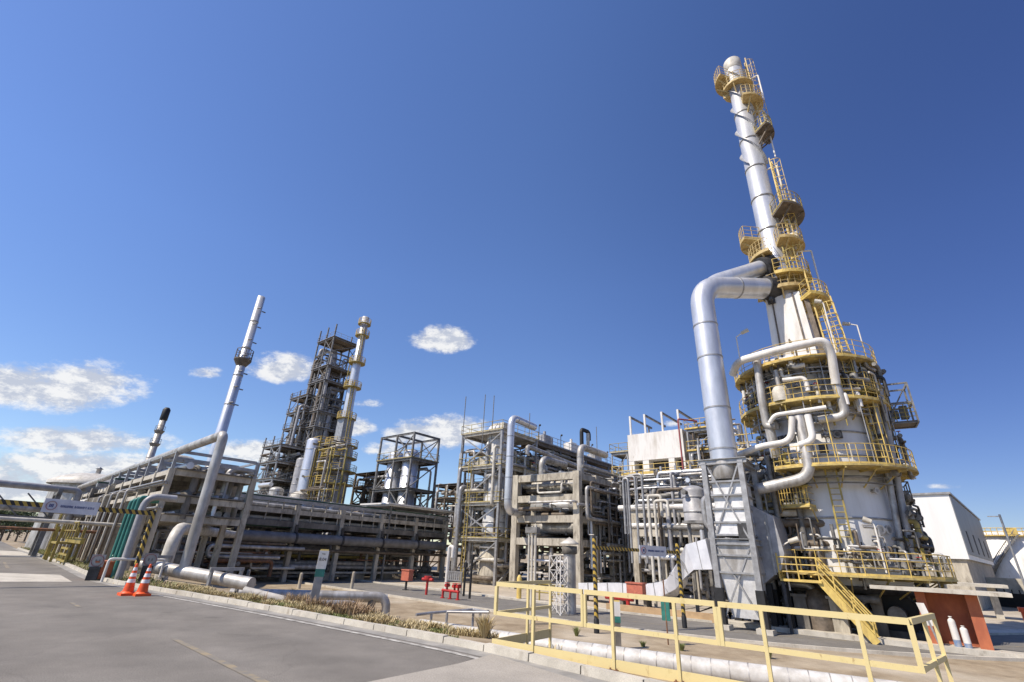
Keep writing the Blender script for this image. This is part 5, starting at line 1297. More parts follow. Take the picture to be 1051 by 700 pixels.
fp('silver downcomer on the lower left of the heater face', [(790, 440, 34.4), (797, 470, 34.6)], .3, silver2)
for k, (px0, py0, px1, py1) in enumerate(((897, 408, 930, 590), (903, 400, 940, 590), (890, 412, 921, 590))):
    p = P(px0, py0, 36.6+k*.3); fp(f'long grey riser on the right flank of the heater, {("second", "third", "first")[k]} from the shell', [(px0, py0, 36.4+k*.35), (px1, py1, 36.4+k*.35)], .17, (galv, pipegrey, silver2)[k])
# small pipes, instruments on heater decks
def ringclut(n, z0, z1, r0, r1, a0, a1, where, seed, mats, rr=(.04, .1)):
    rg = random.Random(seed)
    nm = {silver2: 'dull silver', pipelight: 'pale', steel: 'dark grey', white: 'white', galv: 'grey', steelb: 'brown', olive: 'dark yellow', yellow: 'yellow', dark: 'black'}
    for k in range(n):
        a = rg.uniform(a0, a1); z = rg.uniform(z0, z1); R = rg.uniform(r0, r1); d = Vec((math.sin(a), math.cos(a), 0)); s = Vec((d.y, -d.x, 0))
        p = c0(z)+d*R; h = rg.uniform(.4, 1.6); m = rg.choice(mats); L = rg.uniform(.3, 1.5)
        pts = rg.choice(([p, p+Z*h], [p, p+Z*h, p+Z*h+s*L], [p-d*.5, p, p-Z*h], [p-s*L, p, p+Z*h*.6, p+Z*h*.6-d*.4]))
        pipe('instrument_pipe', f'{nm[m]} small pipework {where}', pts, rg.uniform(*rr), m, f'pipework {where}', 6)
        if k % 4 == 0: valve(p+Z*.1, s, rg.uniform(.07, .12), f'small valve {where}', f'valves {where}')
ringclut(60, zD+.2, zD+1.5, RS+.3, 4.9, av-1.3, av+1.0, 'on the lowest heater deck', 71, [steel, silver2, dark, steelb, galv, white])
ringclut(50, zTp-1.8, zTp-.4, RS+.1, 4.2, av-1.6, av+1.6, 'under the top ring deck', 72, [steel, silver2, dark, steelb, galv, pipelight], (.06, .16))
ringclut(34, zM-2, zM+1.5, RS+.3, 4.6, av+.3, av+1.5, 'on the left lower side deck of the round heater', 73, [steel, silver2, olive, yellow, pipelight])
ringclut(56, zD+.5, zTp-1, RS+.3, 4.6, av-2.0, av-1.0, 'on the right flank of the round heater', 74, [steel, dark, steelb, olive, galv], (.06, .18))
ringclut(30, z2_+.1, z2_+1.3, RS+.2, 4.4, av-1.2, av+1.2, 'on the middle ring deck', 75, [white, pipelight, steel, silver2], (.06, .16))
b = MB(); e = c0(z2_+.1)+Vec((math.sin(av+.35), math.cos(av+.35), 0))*4.0; b.lathe(e, [(.55, 0), (.55, .7), (.4, 1.0), (.001, 1.15)], 16); tag(b.build('header_box', pipelight, None, e), 'rounded cream box on the middle ring deck of the heater', 'header box')
ringclut(12, zM+.3, z2_-.6, RS+.1, 3.9, av-1.5, av+1.5, 'between the middle and lower ring decks', 78, [silver2, pipelight, galv, steel, olive], (.03, .08))
for k in range(22):                          # nozzles and sight doors on the shell
    a = av+rg.uniform(-1.4, 1.4); z = rg.choice((zD+.9, zD+2.2, zM-1.2, zM+1.6, (zM+z2_)/2, z2_-1.3, z2_+1.2))+rg.uniform(-.2, .2); d = Vec((math.sin(a), math.cos(a), 0)); e = c0(z)+d*(RS-.05)
    b = MB(); r = rg.uniform(.10, .2); b.tube(e, e+d*.4, r, 10); b.tube(e+d*.3, e+d*.4, r*1.6, 10); b.build('nozzle', rg.choice((galv, steel, silver2, steelb)), sh)
for k in range(26):                          # hangers and posts from deck to deck
    a = av-1.5+3.0*k/25; d = Vec((math.sin(a), math.cos(a), 0)); R_ = 4.3 if k % 2 else 3.9
    z0_, z1_ = ((z2_, zTp), (zM+.1, z2_))[k % 2]
    if k % 3 == 0: z0_ = z1_-(z1_-z0_)*.45
    b = MB(); b.tube(c0(z0_)+d*R_, c0(z1_)+d*R_, .035, 6); b.build('hanger', (olive, galv, yellow)[k % 3], th)
for z_, m_ in ((zTp-.55, galv), (z2_-.5, galv), (zM-.55, steel)):
    b = MB(); pts = arc(c0(z_), RS+.55, av-1.6, av+1.6, 26)
    for p_, q_ in zip(pts, pts[1:]): b.tube(p_, q_, .07, 6, None, False); b.bar(p_-Z*.35, q_-Z*.35, .3, .05)
    b.build('ring_main', m_, th)
# dark steel tower behind the right flank
O = C+rt_*2.5+vd*1.0; tf = T('riser_tower', 'dark steel riser tower against the right flank of the round heater', 'steel structure', G0(O))
for a_, c_ in ((0, 0), (1.3, 0), (0, 2.2), (1.3, 2.2)):
    e = O+rt_*a_+vd*c_; b = MB(); b.bar(G0(e), Vec((e.x, e.y, z2_+1.2)), .24, .24, vd); b.build('column', steel, tf)
b = MB(); k = 0; z = PLANT
while z < z2_-1:
    for c_ in (0, 2.2): b.bar(O+vd*c_+Z*(z-O.z), O+rt_*1.3+vd*c_+Z*(z+2-O.z), .1, .1); b.bar(O+vd*c_+Z*(z+2-O.z), O+rt_*1.3+vd*c_+Z*(z+2-O.z), .14, .14)
    z += 2
b.build('brace', steel, tf)
for z in (zD+2.4, zM-1.5, zM+1.8, z2_-1.2):
    b = MB(); e = O+rt_*.7+vd*1.+Z*(z-O.z); b.box(e, 2.4, 2.6, .14, rt_, vd); pf = b.build('deck', steelb, tf)
    b = MB(); b.rail([e-rt_*1.1-vd*1.2, e+rt_*1.1-vd*1.2, e+rt_*1.1+vd*1.2, e-rt_*1.1+vd*1.2], 1.1, 1.2, .04, .15); b.build('railing', olive if z > zM else steel, pf)
b = MB()
for k in range(5): e = O+rt_*(.1+.28*k)+vd*(.5+.3*(k % 3)); b.tube(G0(e), Vec((e.x, e.y, z2_-k*.7)), .12+.04*(k % 2), 8)
b.build('riser_pipe', steel, tf)
# right hanging cradle frame near the second deck
e = C+rt_*4.1+vd*.5; ck = T('jib_frame', 'dark open steel cradle sticking out at the right of the middle ring deck', 'steel frame', Vec((e.x, e.y, z2_-.8)))
b = MB(); zc0 = z2_-.9
for a_ in (0, 1.6):
    for c_ in (0, 1.6): f = e+rt_*a_+vd*c_; b.bar(Vec((f.x, f.y, zc0)), Vec((f.x, f.y, zc0+2.6)), .1, .1, vd)
for zz0 in (zc0, zc0+1.3, zc0+2.6):
    for c_ in (0, 1.6): f = e+vd*c_; b.bar(Vec((f.x, f.y, zz0))-rt_*.6, Vec((f.x, f.y, zz0))+rt_*1.6, .1, .1)
    for a_ in (0, 1.6): f = e+rt_*a_; b.bar(Vec((f.x, f.y, zz0)), Vec((f.x, f.y, zz0))+vd*1.6, .1, .1)
b.bar(Vec((e.x, e.y, zc0)), Vec((e.x, e.y, zc0+2.6))+rt_*1.6, .08, .08); b.build('frame_bars', steel, ck)
b = MB(); b.box(Vec((e.x, e.y, zc0+.05))+rt_*.5+vd*.8, 2.2, 1.7, .08, rt_, vd); b.build('deck', steelb, ck)
b = MB(); f = e+rt_*.5+vd*.7; f.z = zc0+.7; b.tube(f-rt_*.5, f+rt_*.3, .3, 12); b.box(f+rt_*.6+Z*.1, .4, .6, .8, rt_, vd); b.bar(f-Z*.3, f+Z*1.4, .15); b.build('hoist', steel, ck)
b = MB(); b.rail([Vec((e.x, e.y, zc0+.1))+rt_*1.6, Vec((e.x, e.y, zc0+.1))-rt_*.5], 1.1, .5, .03, .0, 5, 3); b.build('railing', olive, ck)
# dark frames at the left foot of the heater
lf = C-rt_*4.2-vd*.8
frame('access_scaffold', 'dark braced steel frame at the left foot of the round heater', 'steel structure', Vec((lf.x, lf.y, 0))-U*1.2, 2.6, 2.6, 1, 1, [1.5, 4.2, 6.6, 9.], steel, .24, steelb, (1, 3), True, PLANT, .6, yellow)
clutter(Vec((lf.x, lf.y, 0))-U*2.2-V*1., 3.4, 2.6, PLANT+.3, 8.5, 30, 'at the left foot of the round heater', 76, [steel, silver2, steelb, pipelight, galv, white], .06, .2, 8)
clutter(G0(C)-U*4-V*4, 5.5, 3, PLANT+.2, zD-.8, 30, 'under the round heater', 77, [steel, dark, steelb, galv], .06, .16, 10)
b = MB(); e = C-vd*(RS+.6)-rt_*1.6; b.lathe(Vec((e.x, e.y, PLANT)), [(.75, 0), (.75, 1.7), (.5, 2.1), (.001, 2.3)], 16); tag(b.build('burner_windbox', steelb, None, G0(e)), 'brown round windbox under the front of the heater', 'windbox')
# concrete plinth with pier
for k, (px, m_, w_) in enumerate(((864, concrete, .7), (826, concdark, .6))):
    e = P(px, 640, 34.); e = G0(e); b = MB(); b.box(e+Z*.9, w_, w_, 1.8); b.box(e+Z*1.85, w_*1.3, w_*1.3, .14); tag(b.build('pier', m_, None, e), ('pale concrete pier beside the foot of the yellow stair', 'dark concrete pier under the stair landing')[k], 'pier')
b = MB(); e = G0(C)-V*4.6+U*0; b.box(e+Z*.12, 13, 1.2, .24); tag(b.build('plinth', conclight, None, e), 'low pale concrete plinth along the front of the round heater', 'plinth')
# ------------------------------------------------------------------ main stack
sb = Vec((C.x, C.y, zA2-.6)); sk = T('exhaust_stack', 'very tall silver stack with strakes and side platforms on top of the round heater', 'chimney stack', sb)
zS = zz(C, 66)
def rS(z): return .93+(.72-.93)*(z-sb.z)/(zS-sb.z)
b = MB(); b.lathe(Vec((C.x, C.y, 0)), [(1.2, sb.z), (rS(sb.z+1.6), sb.z+1.8), (rS(zS), zS), (rS(zS)*.8, zS), (rS(zS)*.8, zS-1.5)], 32); b.build('shell', silver, sk)
z = sb.z+3.2
while z < zS: b = MB(); b.lathe(Vec((C.x, C.y, z)), [(rS(z)*.98, -.08), (rS(z)*1.07, -.06), (rS(z)*1.07, .06), (rS(z)*.98, .08)], 28); z += 3.4; b.build('seam_ring', galv, sk)
zst = zz(C, 172); 
for k in range(3):
    b = MB(); n = 70; vs = []
    for i in range(n+1):
        f = i/n; z = zst+(zS-1.5-zst)*f; a = k*2*PI/3+f*2*PI*1.35; d = Vec((math.sin(a), math.cos(a), 0)); r = rS(z)
        vs += [c0(z)+d*r*.98-Z*.03, c0(z)+d*(r+.24)-Z*.03, c0(z)+d*(r+.24)+Z*.03, c0(z)+d*r*.98+Z*.03]
    b.add(vs, [(4*i+j, 4*i+(j+1) % 4, 4*i+4+(j+1) % 4, 4*i+4+j) for i in range(n) for j in range(4)]); b.build('strake', galv, sk)
b = MB(); b.lathe(c0(0), [(rS(zS)*.98, zS-1.2), (rS(zS)*1.12, zS-1.0), (rS(zS)*1.12, zS+.1), (rS(zS), zS+.25), (rS(zS)*.8, zS+.25)], 28); b.build('crown', pipelight, sk)
def sideplat(a, z, r1, wid, m, label=None, box=None):
    r1 = rS(z)+(r1-rS(z))*.86
    d = Vec((math.sin(a), math.cos(a), 0)); s = Vec((d.y, -d.x, 0)); b = MB()
    b.ring(c0(z), rS(z)*.98, r1, .16, a-wid, a+wid, 14)
    for k in (-1, 0, 1):
        aa = a+wid*.7*k; dd = Vec((math.sin(aa), math.cos(aa), 0)); b.bar(c0(z-1.3)+dd*rS(z), c0(z-.16)+dd*(r1-.1), .1, .1)
    pf = b.build('platform', m, sk)
    b = MB(); pts = arc(c0(z), r1-.05, a-wid, a+wid, 12); pts = [c0(z)+(pts[0]-c0(z))*(rS(z)*1.05/r1)]+pts+[c0(z)+(pts[-1]-c0(z))*(rS(z)*1.05/r1)]
    b.rail(pts, 1.15, .8, .028, .13, 5, 2); b.build('railing', m if m is not steelb else olive, pf)
    if box:
        b = MB(); b.box(c0(z+box/2+.05)+d*(r1*.72), .8, .7, box, s, d); b.build('instrument_cabinet', pipelight, pf)
aR = azim(rt_); aL = aR+PI
tanp = mat('sun bleached yellow', (.60, .46, .20), (.42, .30, .12), .6, 0, 3)
for (a, py, r1, wd, m, bx) in ((aL, 82, 2.1, .9, tanp, 0), (aR-.2, 92, 1.5, 2.8, tanp, 0), (aR+.1, 112, 2.0, 1.3, tanp, 0), (aR+.0, 143, 2.3, .75, steelb, .9),
                          (aR+.1, 228, 3.0, .95, steelb, 1.0), (aL+.1, 246, 2.6, .75, tanp, 0), (aR+.2, 258, 2.4, 1.1, tanp, .8), (aL-.4, 266, 2.1, 1.0, tanp, 0), (aR+.1, 291, 2.3, 1.6, yellow, 0), (av, 303, 2.0, 1.6, tanp, 0), (aR+.05, 318, 3.2, .9, yellow, .8)):
    sideplat(a, zz(C, py), r1, wd, m, None, bx)
def stl(a, py0, py1, m, cage=True, off=.45):
    z0, z1 = zz(C, py0), zz(C, py1); d = Vec((math.sin(a), math.cos(a), 0)); s = Vec((d.y, -d.x, 0)); b = MB()
    b.ladder(c0(z0)+d*(rS(z0)+off), c0(z1)+d*(rS(z1)+off), s, .55, .05, d if cage else None); b.build('ladder', m, sk)
stl(aR+.5, 318, 250, yellow); stl(aR+.25, 258, 172, yellow); stl(aR, 143, 95, tanp); stl(aR-.2, 96, 66, tanp); stl(aR+.9, 300, 262, olive)
b = MB()
for k, (py0, py1, o) in enumerate(((258, 215, 1.9), (292, 232, 1.5), (318, 262, 2.5), (112, 88, 1.9), (165, 118, 1.7), (200, 178, 1.6))):
    z0, z1 = zz(C, py0), zz(C, py1); d = rt_+vd*(-.1 if k % 2 else .25); b.path([c0(z0)+d*o, c0(z1)+d*o, c0(z1)+rt_*.6], .07, 6)
b.build('conduit', white, sk)
# ------------------------------------------------------------------ flue duct
dq = P(742, 462, 32.6); DV = Vec((dq.x, dq.y, 0)); zd0 = zz(DV, 474)
ze = zz(DV, 294.5)
fd = T('flue_duct', 'huge silver flue duct rising from the braced frame and turning into the stack', 'duct', Vec((DV.x, DV.y, zd0)))
ztg = zz(C, 298); tgt = c0(ztg)-vd*.2
b = MB(); hd = Vec((tgt.x-DV.x, tgt.y-DV.y, 0)).normalized()
b.path([Vec((DV.x, DV.y, zd0)), Vec((DV.x, DV.y, ze)), Vec((tgt.x, tgt.y, ztg))], .80, 28, 1.7, 10); b.build('main_duct', silver, fd)
tg2 = c0(zz(C, 270)); st2 = Vec((DV.x, DV.y, ze+.2))+vd*1.2
b = MB(); b.path([st2-Z*.8, st2+hd*.8+Z*.9, Vec((tg2.x, tg2.y, tg2.z))], .62, 24, 1.2, 8); b.build('branch_duct', silver, fd)
for py in (462, 420, 368, 335): z = zz(DV, py); b = MB(); b.tube(Vec((DV.x, DV.y, z-.05)), Vec((DV.x, DV.y, z+.05)), .83, 28); b.build('flange', galv, fd)
for f in (.42, .8): e = Vec((DV.x, DV.y, ze)).lerp(Vec((tgt.x, tgt.y, ztg)), f); dd = (Vec((tgt.x, tgt.y, ztg))-Vec((DV.x, DV.y, ze))).normalized(); b = MB(); b.tube(e-dd*.05, e+dd*.05, .83, 28); b.build('flange', galv, fd)
b = MB()
for t_, cpt, dd in ((tgt, Vec((DV.x, DV.y, ze)).lerp(Vec((tgt.x, tgt.y, ztg)), .83), hd), (tg2, st2.lerp(tg2, .84), (tg2-st2).normalized())):
    b.tube(cpt-dd*.5, cpt+dd*.5, .92, 20); b.box(cpt-Z*1.1, .5, .5, .5); b.tube(cpt-Z*1.2-vd*.8, cpt-Z*1.2+vd*.8, .12, 8)
b.build('expansion_joint', dark, fd)
# ------------------------------------------------------------------ braced frame (air preheater)
L0 = G0(P(737.5, 600, 32.2)); WL2 = along(L0, U, 782, PLANT+1.5, 10)
zt = zz(L0, 475); zm = zz(L0+U*(WL2*.5), 556); zbk = zz(L0, 603)
DP = 3.0
t = T('air_preheater', 'silver clad air preheater boxes inside a braced steel frame with black feet', 'preheater', L0)
for i in (0, 1):
    for j in (0, 1):
        p = L0+U*(WL2*i)+V*(DP*j); b = MB(); b.bar(Vec((p.x, p.y, zbk)), Vec((p.x, p.y, zt)), .3, .3, V); lg = b.build('leg', galv, t)
        b = MB(); b.bar(p-Z*.2, Vec((p.x, p.y, zbk)), .42, .42, V); b.build('fireproof_foot', black, lg)
        b = MB(); b.box(p+Z*.1, .8, .8, .3); b.build('footing', conclight, lg)
for z in (zt, zm):
    b = MB()
    for j in (0, 1): b.ibeam(at3(L0, -.35 if z == zt else .1, DP*j, z), at3(L0, WL2+.35 if z == zt else WL2-.1, DP*j, z), .3, .34)
    for i in (0, 1): b.ibeam(at3(L0, WL2*i, .16, z-.01), at3(L0, WL2*i, DP-.16, z-.01), .3, .34)
    b.build('beam', galv, t)
for j in (0, 1):
    b = MB(); y = DP*j
    b.bar(at3(L0, .15, y, zt-.2), at3(L0, WL2-.15, y-.02, zm+.2), .085, .085); b.bar(at3(L0, WL2-.15, y, zt-.2), at3(L0, .15, y+.02, zm+.2), .085, .085)
    b.bar(at3(L0, .15, y, zm-.2), at3(L0, WL2-.15, y-.02, PLANT+.6), .085, .085); b.bar(at3(L0, WL2-.15, y, zm-.2), at3(L0, .15, y+.02, PLANT+.6), .085, .085); b.build('brace', galv, t)
wrap = mat('crinkled cladding sheet', (.80, .80, .79), (.60, .60, .59), .4, .08, 2.2, 1, .5, .35, .62)
def hopper(zlo, zhi, wl, wh, dl, dh, nm, m=wrap, ca=.52, cb=.42):
    b = MB(); q = []
    for z, w_, d_ in ((zlo, wl, dl), (zhi, wh, dh)):
        q += [at3(L0, WL2*ca-w_/2, DP*cb-d_/2, z), at3(L0, WL2*ca+w_/2, DP*cb-d_/2, z), at3(L0, WL2*ca+w_/2, DP*cb+d_/2, z), at3(L0, WL2*ca-w_/2, DP*cb+d_/2, z)]
    b.add(q, [(0, 1, 5, 4), (1, 2, 6, 5), (2, 3, 7, 6), (3, 0, 4, 7), (4, 5, 6, 7), (3, 2, 1, 0)]); return b.build(nm, m, t)
zy = lambda y: zz(L0+U*WL2*.5, y)
b = MB(); b.lathe(Vec((DV.x, DV.y, 0)), [(.80, zt+.2), (.84, zt-.1), (.84, zy(488)), (.7, zy(491))], 24); b.build('duct_collar', silver2, t)
W2 = WL2*.80
hopper(zy(494), zy(489), W2*.95, .9, 2.2, 1.2, 'transition')
bx1 = hopper(zy(522), zy(494.5), W2*.95, W2*.95, 2.2, 2.2, 'upper_box'); hopper(zy(549), zy(522.5), W2*1.05, W2*1.02, 2.4, 2.4, 'middle_box'); hopper(zy(587), zy(554), W2*1.28, W2*1.05, 2.5, 2.5, 'wide_box', silver2); hopper(PLANT+.6, zy(588), W2*.8, W2*1.1, 1.6, 2.4, 'lower_hopper', wrap)
b = MB()
for py in (494, 508, 522, 536, 549, 588, 570):
    z = zy(py); w_ = W2*(1.0 if py < 530 else 1.08 if py < 552 else 1.2)+.14; b.box(at3(L0, WL2*.52, DP*.42, z), w_, 2.62 if py < 560 else 2.72, .1)
b.build('stiffener', galv, t)
b = MB(); b.box(at3(L0, WL2*.8, DP*.42-1.28, zy(552)+.3), .5, .08, .9); b.build('dark_port', dark, t)
# slanted plate box behind right
q0 = L0+U*(WL2*.86)+V*1.5; b = MB(); prof = [(0, zy(515)), (1.25, zy(528)), (1.5, zy(566)), (1.2, zy(582)), (.1, zy(600))]
vs = [at3(q0, a_, 0, z) for a_, z in prof]+[at3(q0, a_, 2.6, z) for a_, z in prof]
b.add(vs, [(0, 1, 2, 3, 4)[::-1], (5, 6, 7, 8, 9)]+[(i, (i+1) % 5, 5+(i+1) % 5, 5+i)[::-1] for i in range(5)])
o = b.build('slanted_duct', pipegrey, None, G0(q0)); tag(o, 'grey slab sided slanted duct right of the braced silver frame', 'duct')
b = MB(); b.bar(at3(q0, .85, -.05, zy(526)), at3(q0, .9, -.05, zy(588)), .12, .1, V); b.build('rib', galv, o)
b = MB()
for a_ in (.3, 1.1): b.bar(at3(q0, a_, .6, PLANT), at3(q0, a_, .6, zy(598)), .3, .3, V); b.bar(at3(q0, a_, 2., PLANT), at3(q0, a_, 2., zy(590)), .3, .3, V)
b.build('leg', black, o)
clutter(at3(L0, -1.5, DP+.5, 0), WL2+4, 2.4, PLANT+.5, zt+1, 70, 'behind the braced silver frame', 81, [steel, silver2, pipelight, steelb, galv], .06, .18, 8)
# long low white duct with rising throat
wpts = []
def rectsweep(pts, w, hs, ups):
    b = MB(); vs = []; n = len(pts)
    for i, p in enumerate(pts):
        d = (pts[min(n-1, i+1)]-pts[max(0, i-1)]).normalized(); u = ups[i]; s = d.cross(u).normalized(); u = s.cross(d)
        h = hs[i]; vs += [p-s*w/2-u*h/2, p+s*w/2-u*h/2, p+s*w/2+u*h/2, p-s*w/2+u*h/2]
    b.add(vs, [(4*i+j, 4*i+(j+1) % 4, 4*i+4+(j+1) % 4, 4*i+4+j) for i in range(n-1) for j in range(4)]+[(3, 2, 1, 0), (4*n-4, 4*n-3, 4*n-2, 4*n-1)])
    return b
# runs along the plant grid; kinks follow the photo
dB = 39.; bases = [P(600, 604, 45), P(640, 604.5, 42.5), P(664, 607, 41), P(685, 605, 39.5), P(695, 597, 38.8), P(700, 583, 38.4), P(716, 572, 37.3), P(735, 569, 36.4)]
b = rectsweep(bases, 1.5, [.85, .85, .9, .9, .8, .8, 1.6, 1.8], [Z]*4+[(Z-U).normalized(), -U, Z, Z])
o = tag(b.build('air_duct', mat('white duct sheet', (.74, .75, .78), (.60, .61, .64), .45, .15, 1.1, 1, .1), None, G0(bases[2])), 'long low white air duct curving up to the braced silver frame', 'duct')
for i in range(len(bases)-1):
    for f in ((.25, .75) if i < 3 else (.5,)):
        p = bases[i].lerp(bases[i+1], f); q = bases[i].lerp(bases[i+1], f+.02); hh_ = [.85, .85, .9, .9, .8, .8, 1.6, 1.8]; h_ = hh_[i]*(1-f)+hh_[i+1]*f
        ups_ = [Z]*4+[(Z-U).normalized(), -U, Z, Z]; u_ = ups_[i].lerp(ups_[i+1], f).normalized()
        rectsweep([p, q], 1.58, [h_+.08, h_+.08], [u_, u_]).build('stiffener', galv, o)
for p in bases[:4]: b = MB(); b.bar(G0(p), Vec((p.x, p.y, p.z-.5)), .25, .9, V); b.build('support', concdark, o)
# low sandy wall behind the road at the gantry
a = G0(P(612, 632, 36)); c = G0(P(735, 640, 33.5)); b = MB(); b.bar(a+Z*.2+V*1.5, c+Z*.2+V*1.5, .3, .55); tag(b.build('low_wall', mat('sandy kerb wall', (.52, .36, .20), (.40, .27, .15), .9, 0, 1.5), None, a), 'low sandy wall behind the right height gantry', 'wall')
# ------------------------------------------------------------------ shelter
SL = G0(P(948, 640, 33.2)); ws = along(SL, U, 1012, PLANT+1, 10); DS = .95
zr0 = zz(SL, 607)
t = T('shelter', 'small terracotta shelter with a thin flat roof right of the round heater', 'shelter', SL)
for i, (a_, w_) in enumerate(((.15, .38), (ws-.15, .45))):
    b = MB(); b.box(at3(SL, a_, .3, (PLANT+zr0)/2-.1), w_, .6, zr0-PLANT+.2); b.build('pillar', terracotta, t)
b = MB(); b.box(at3(SL, ws/2, DS, (PLANT+zr0)/2-.1), ws, .18, zr0-PLANT+.2); b.box(at3(SL, ws-.1, DS/2+.3, (PLANT+zr0)/2-.1), .18, DS-.8, zr0-PLANT+.2); b.build('wall', terracotta, t)
b = MB(); b.box(at3(SL, ws*.38, DS*.42, zr0+.10), ws+3.0, DS+1.2, .16); b.build('roof', conclight, t)
b = MB(); b.box(at3(SL, ws*.5, DS/2, PLANT+.06), ws+.4, DS+.6, .12); b.build('floor', conclight, t)
for k, (px, h) in enumerate(((977, 1.35), (987, 1.0))):
    e = G0(P(px, 640, 33.0)); e = e+Z*.12; tt = T('gas_cylinder', ('taller', 'shorter')[k]+' white and blue gas cylinder standing in the terracotta shelter', 'gas cylinder', e, 'gas cylinders in the shelter')
    b = MB(); r = .14; b.lathe(e, [(r, .0), (r, h*.3)], 16); b.build('lower_body', mat('cylinder blue', (.12, .20, .36), (.3, .33, .38), .5, 0, 6), tt)
    b = MB(); b.lathe(e, [(r*1.001, h*.3), (r*1.001, h*.82), (r*.96, h*.86), (r*.8, h*.90), (r*.5, h*.93), (.05, h*.94), (.05, h*.97), (.07, h*.97), (.07, h), (.001, h)], 16); b.build('upper_body', white, tt)
e = G0(P(963, 650, 32.4)); t = T('notice_board', 'narrow white notice board on a leaning post before the shelter', 'sign', e)
b = MB(); b.bar(e-Z*.1, e+Z*1.3-U*.25, .08, .08, V); b.build('post', galv, t); b = MB(); b.box(e+Z*1.5-U*.28, .3, .05, .95, U, V, (Z-U*.2).normalized()); b.build('board', white, t)
# dark machine under heater right
e = G0(P(925, 640, 36.5)); t = T('blower', 'dark blower with round casing under the right side of the heater deck', 'blower', e)
b = MB(); b.tube(e+Z*1.2-V*.5, e+Z*1.2+V*.5, 1.0, 20); b.box(e+Z*1.5+U*.9, 1.2, .9, .7); b.build('casing', black, t); b = MB(); b.box(e+Z*.2, 2.6, 1.6, .4); b.build('base', concdark, t); b = MB(); b.tube(e+Z*1.2-V*1.5, e+Z*1.2-V*.5, .4, 14); b.build('motor', steel, t)
# ------------------------------------------------------------------ big white building, tank, far wall
wb = 9.5; db = 38
BG = G0(P(995, 574, 72)); zlo_, zhi_ = zz(BG, 574), 0
zhi_ = zz(BG, 507)
t = T('metal_building', 'tall white sheet clad building behind the round heater', 'building', BG-U*wb)
UB = Vec((math.sin(math.radians(136.5)), math.cos(math.radians(136.5)), 0)); VB = Vec((math.sin(math.radians(46.5)), math.cos(math.radians(46.5)), 0))
def atb(o, a, b_, z): return Vec((o.x, o.y, z))+UB*a+VB*b_
bo = BG-UB*wb
clad = mat('white sheet cladding', (.80, .80, .78), (.70, .70, .68), .5, .1, .7, .1, .06)
cladshade = mat('shade toned sheet cladding', (.24, .25, .26), (.18, .19, .20), .5, .2, .7, .1, .06)  # darker copy of the white cladding: shade put into the colour
b = MB(); b.box(atb(bo, wb/2, db/2, (zlo_+zhi_)/2), wb, db, zhi_-zlo_, UB, VB); b.build('upper_wall', clad, t)
b = MB(); b.box(atb(bo, wb+.03, db/2, (zlo_+zhi_)/2+.2), .08, db-.1, zhi_-zlo_-.6, UB, VB); b.build('shade_panel', cladshade, t)  # thin sheet carrying the painted shade of the right side
b = MB(); b.box(atb(bo, wb/2, db/2, zhi_+.1), wb+.4, db+.4, .2, UB, VB); b.build('roof', galv, t)
b = MB(); b.box(atb(bo, wb/2-.05, db/2, (PLANT+zlo_)/2-.1), wb-.5, db-.6, zlo_-PLANT+.15, UB, VB); b.build('lower_wall', concrete, t)
for k in range(4):
    b = MB(); b.box(atb(bo, wb+.09, 6+8*k, zlo_+(zhi_-zlo_)*.3), .06, 1.2, 2.2, UB, VB); b.build('window', dark, t)

TK = G0(P(1046, 590, 118)); zt = zz(TK, 551); RT = 4.3
t = T('storage_tank', 'big white storage tank with spiral stair at the right edge', 'tank', TK)
b = MB(); b.lathe(TK, [(RT, 0), (RT, zt-PLANT), (RT*.6, zt-PLANT+.7), (.01, zt-PLANT+1.0)], 48); b.build('shell', white, t)
b = MB(); n = 30; hT = zt-PLANT
for k in range(n):
    a0_ = math.radians(292-84*k/n); a1_ = math.radians(292-84*(k+1)/n); f0_, f1_ = k/n, (k+1)/n
    p0 = TK+Vec((math.sin(a0_), math.cos(a0_), 0))*(RT+.4)+Z*hT*(.1+.9*f0_); p1 = TK+Vec((math.sin(a1_), math.cos(a1_), 0))*(RT+.4)+Z*hT*(.1+.9*f1_); b.bar(p0, p1, .8, .2); b.tube(p0+Z*1, p1+Z*1, .06, 5); b.bar(p0, p0+Z*1, .06)
b.build('spiral_stair', steel, t)
b = MB(); b.ring(Vec((TK.x, TK.y, zt+.05)), RT-.1, RT+.45, .15, n=40); b.rail(arc(Vec((TK.x, TK.y, zt)), RT+.4, 0, 2*PI, 40), 1.1, 1.5, .06); b.box(Vec((TK.x, TK.y, zt+.6))-vd*RT, 1.4, .8, 1.); b.build('rim_walkway', yellow, t)
a = G0(P(1012, 600, 90)); c = G0(P(1120, 610, 86)); b = MB(); b.bar(a+Z*1.6, c+Z*1.6, .3, 3.0); tag(b.build('boundary_wall', conclight, None, a), 'pale concrete wall in front of the white storage tank', 'wall')
b = MB(); b.bar(a+Z*.7-V*3, c+Z*.7-V*3, .3, 1.6)
for k in range(14): e = a.lerp(c, k/13)-V*3; b.bar(e, e+Z*1.9, .12, .12, V)
tag(b.build('dark_fence', black, None, a-V*3), 'low black fence below the pale wall at the right edge', 'fence')
e = G0(P(1019, 610, 62)); b = MB(); b.box(e+Z*1.2, .5, .5, 2.4); b.box(e+Z*2.5-U*2.5, 7, 3.5, .25); tag(b.build('small_canopy', conclight, None, e), 'small flat canopy on a post beside the white building', 'canopy')
e = G0(P(1048, 590, 60)); b = MB(); b.tube(e, Vec((e.x, e.y, zz(e, 528))), .08, 8); b.bar(Vec((e.x, e.y, zz(e, 530))), Vec((e.x, e.y, zz(e, 530)))-U*.8, .08); tag(b.build('lamp_post', galv, None, e), 'grey lamp post in front of the storage tank', 'lamp')
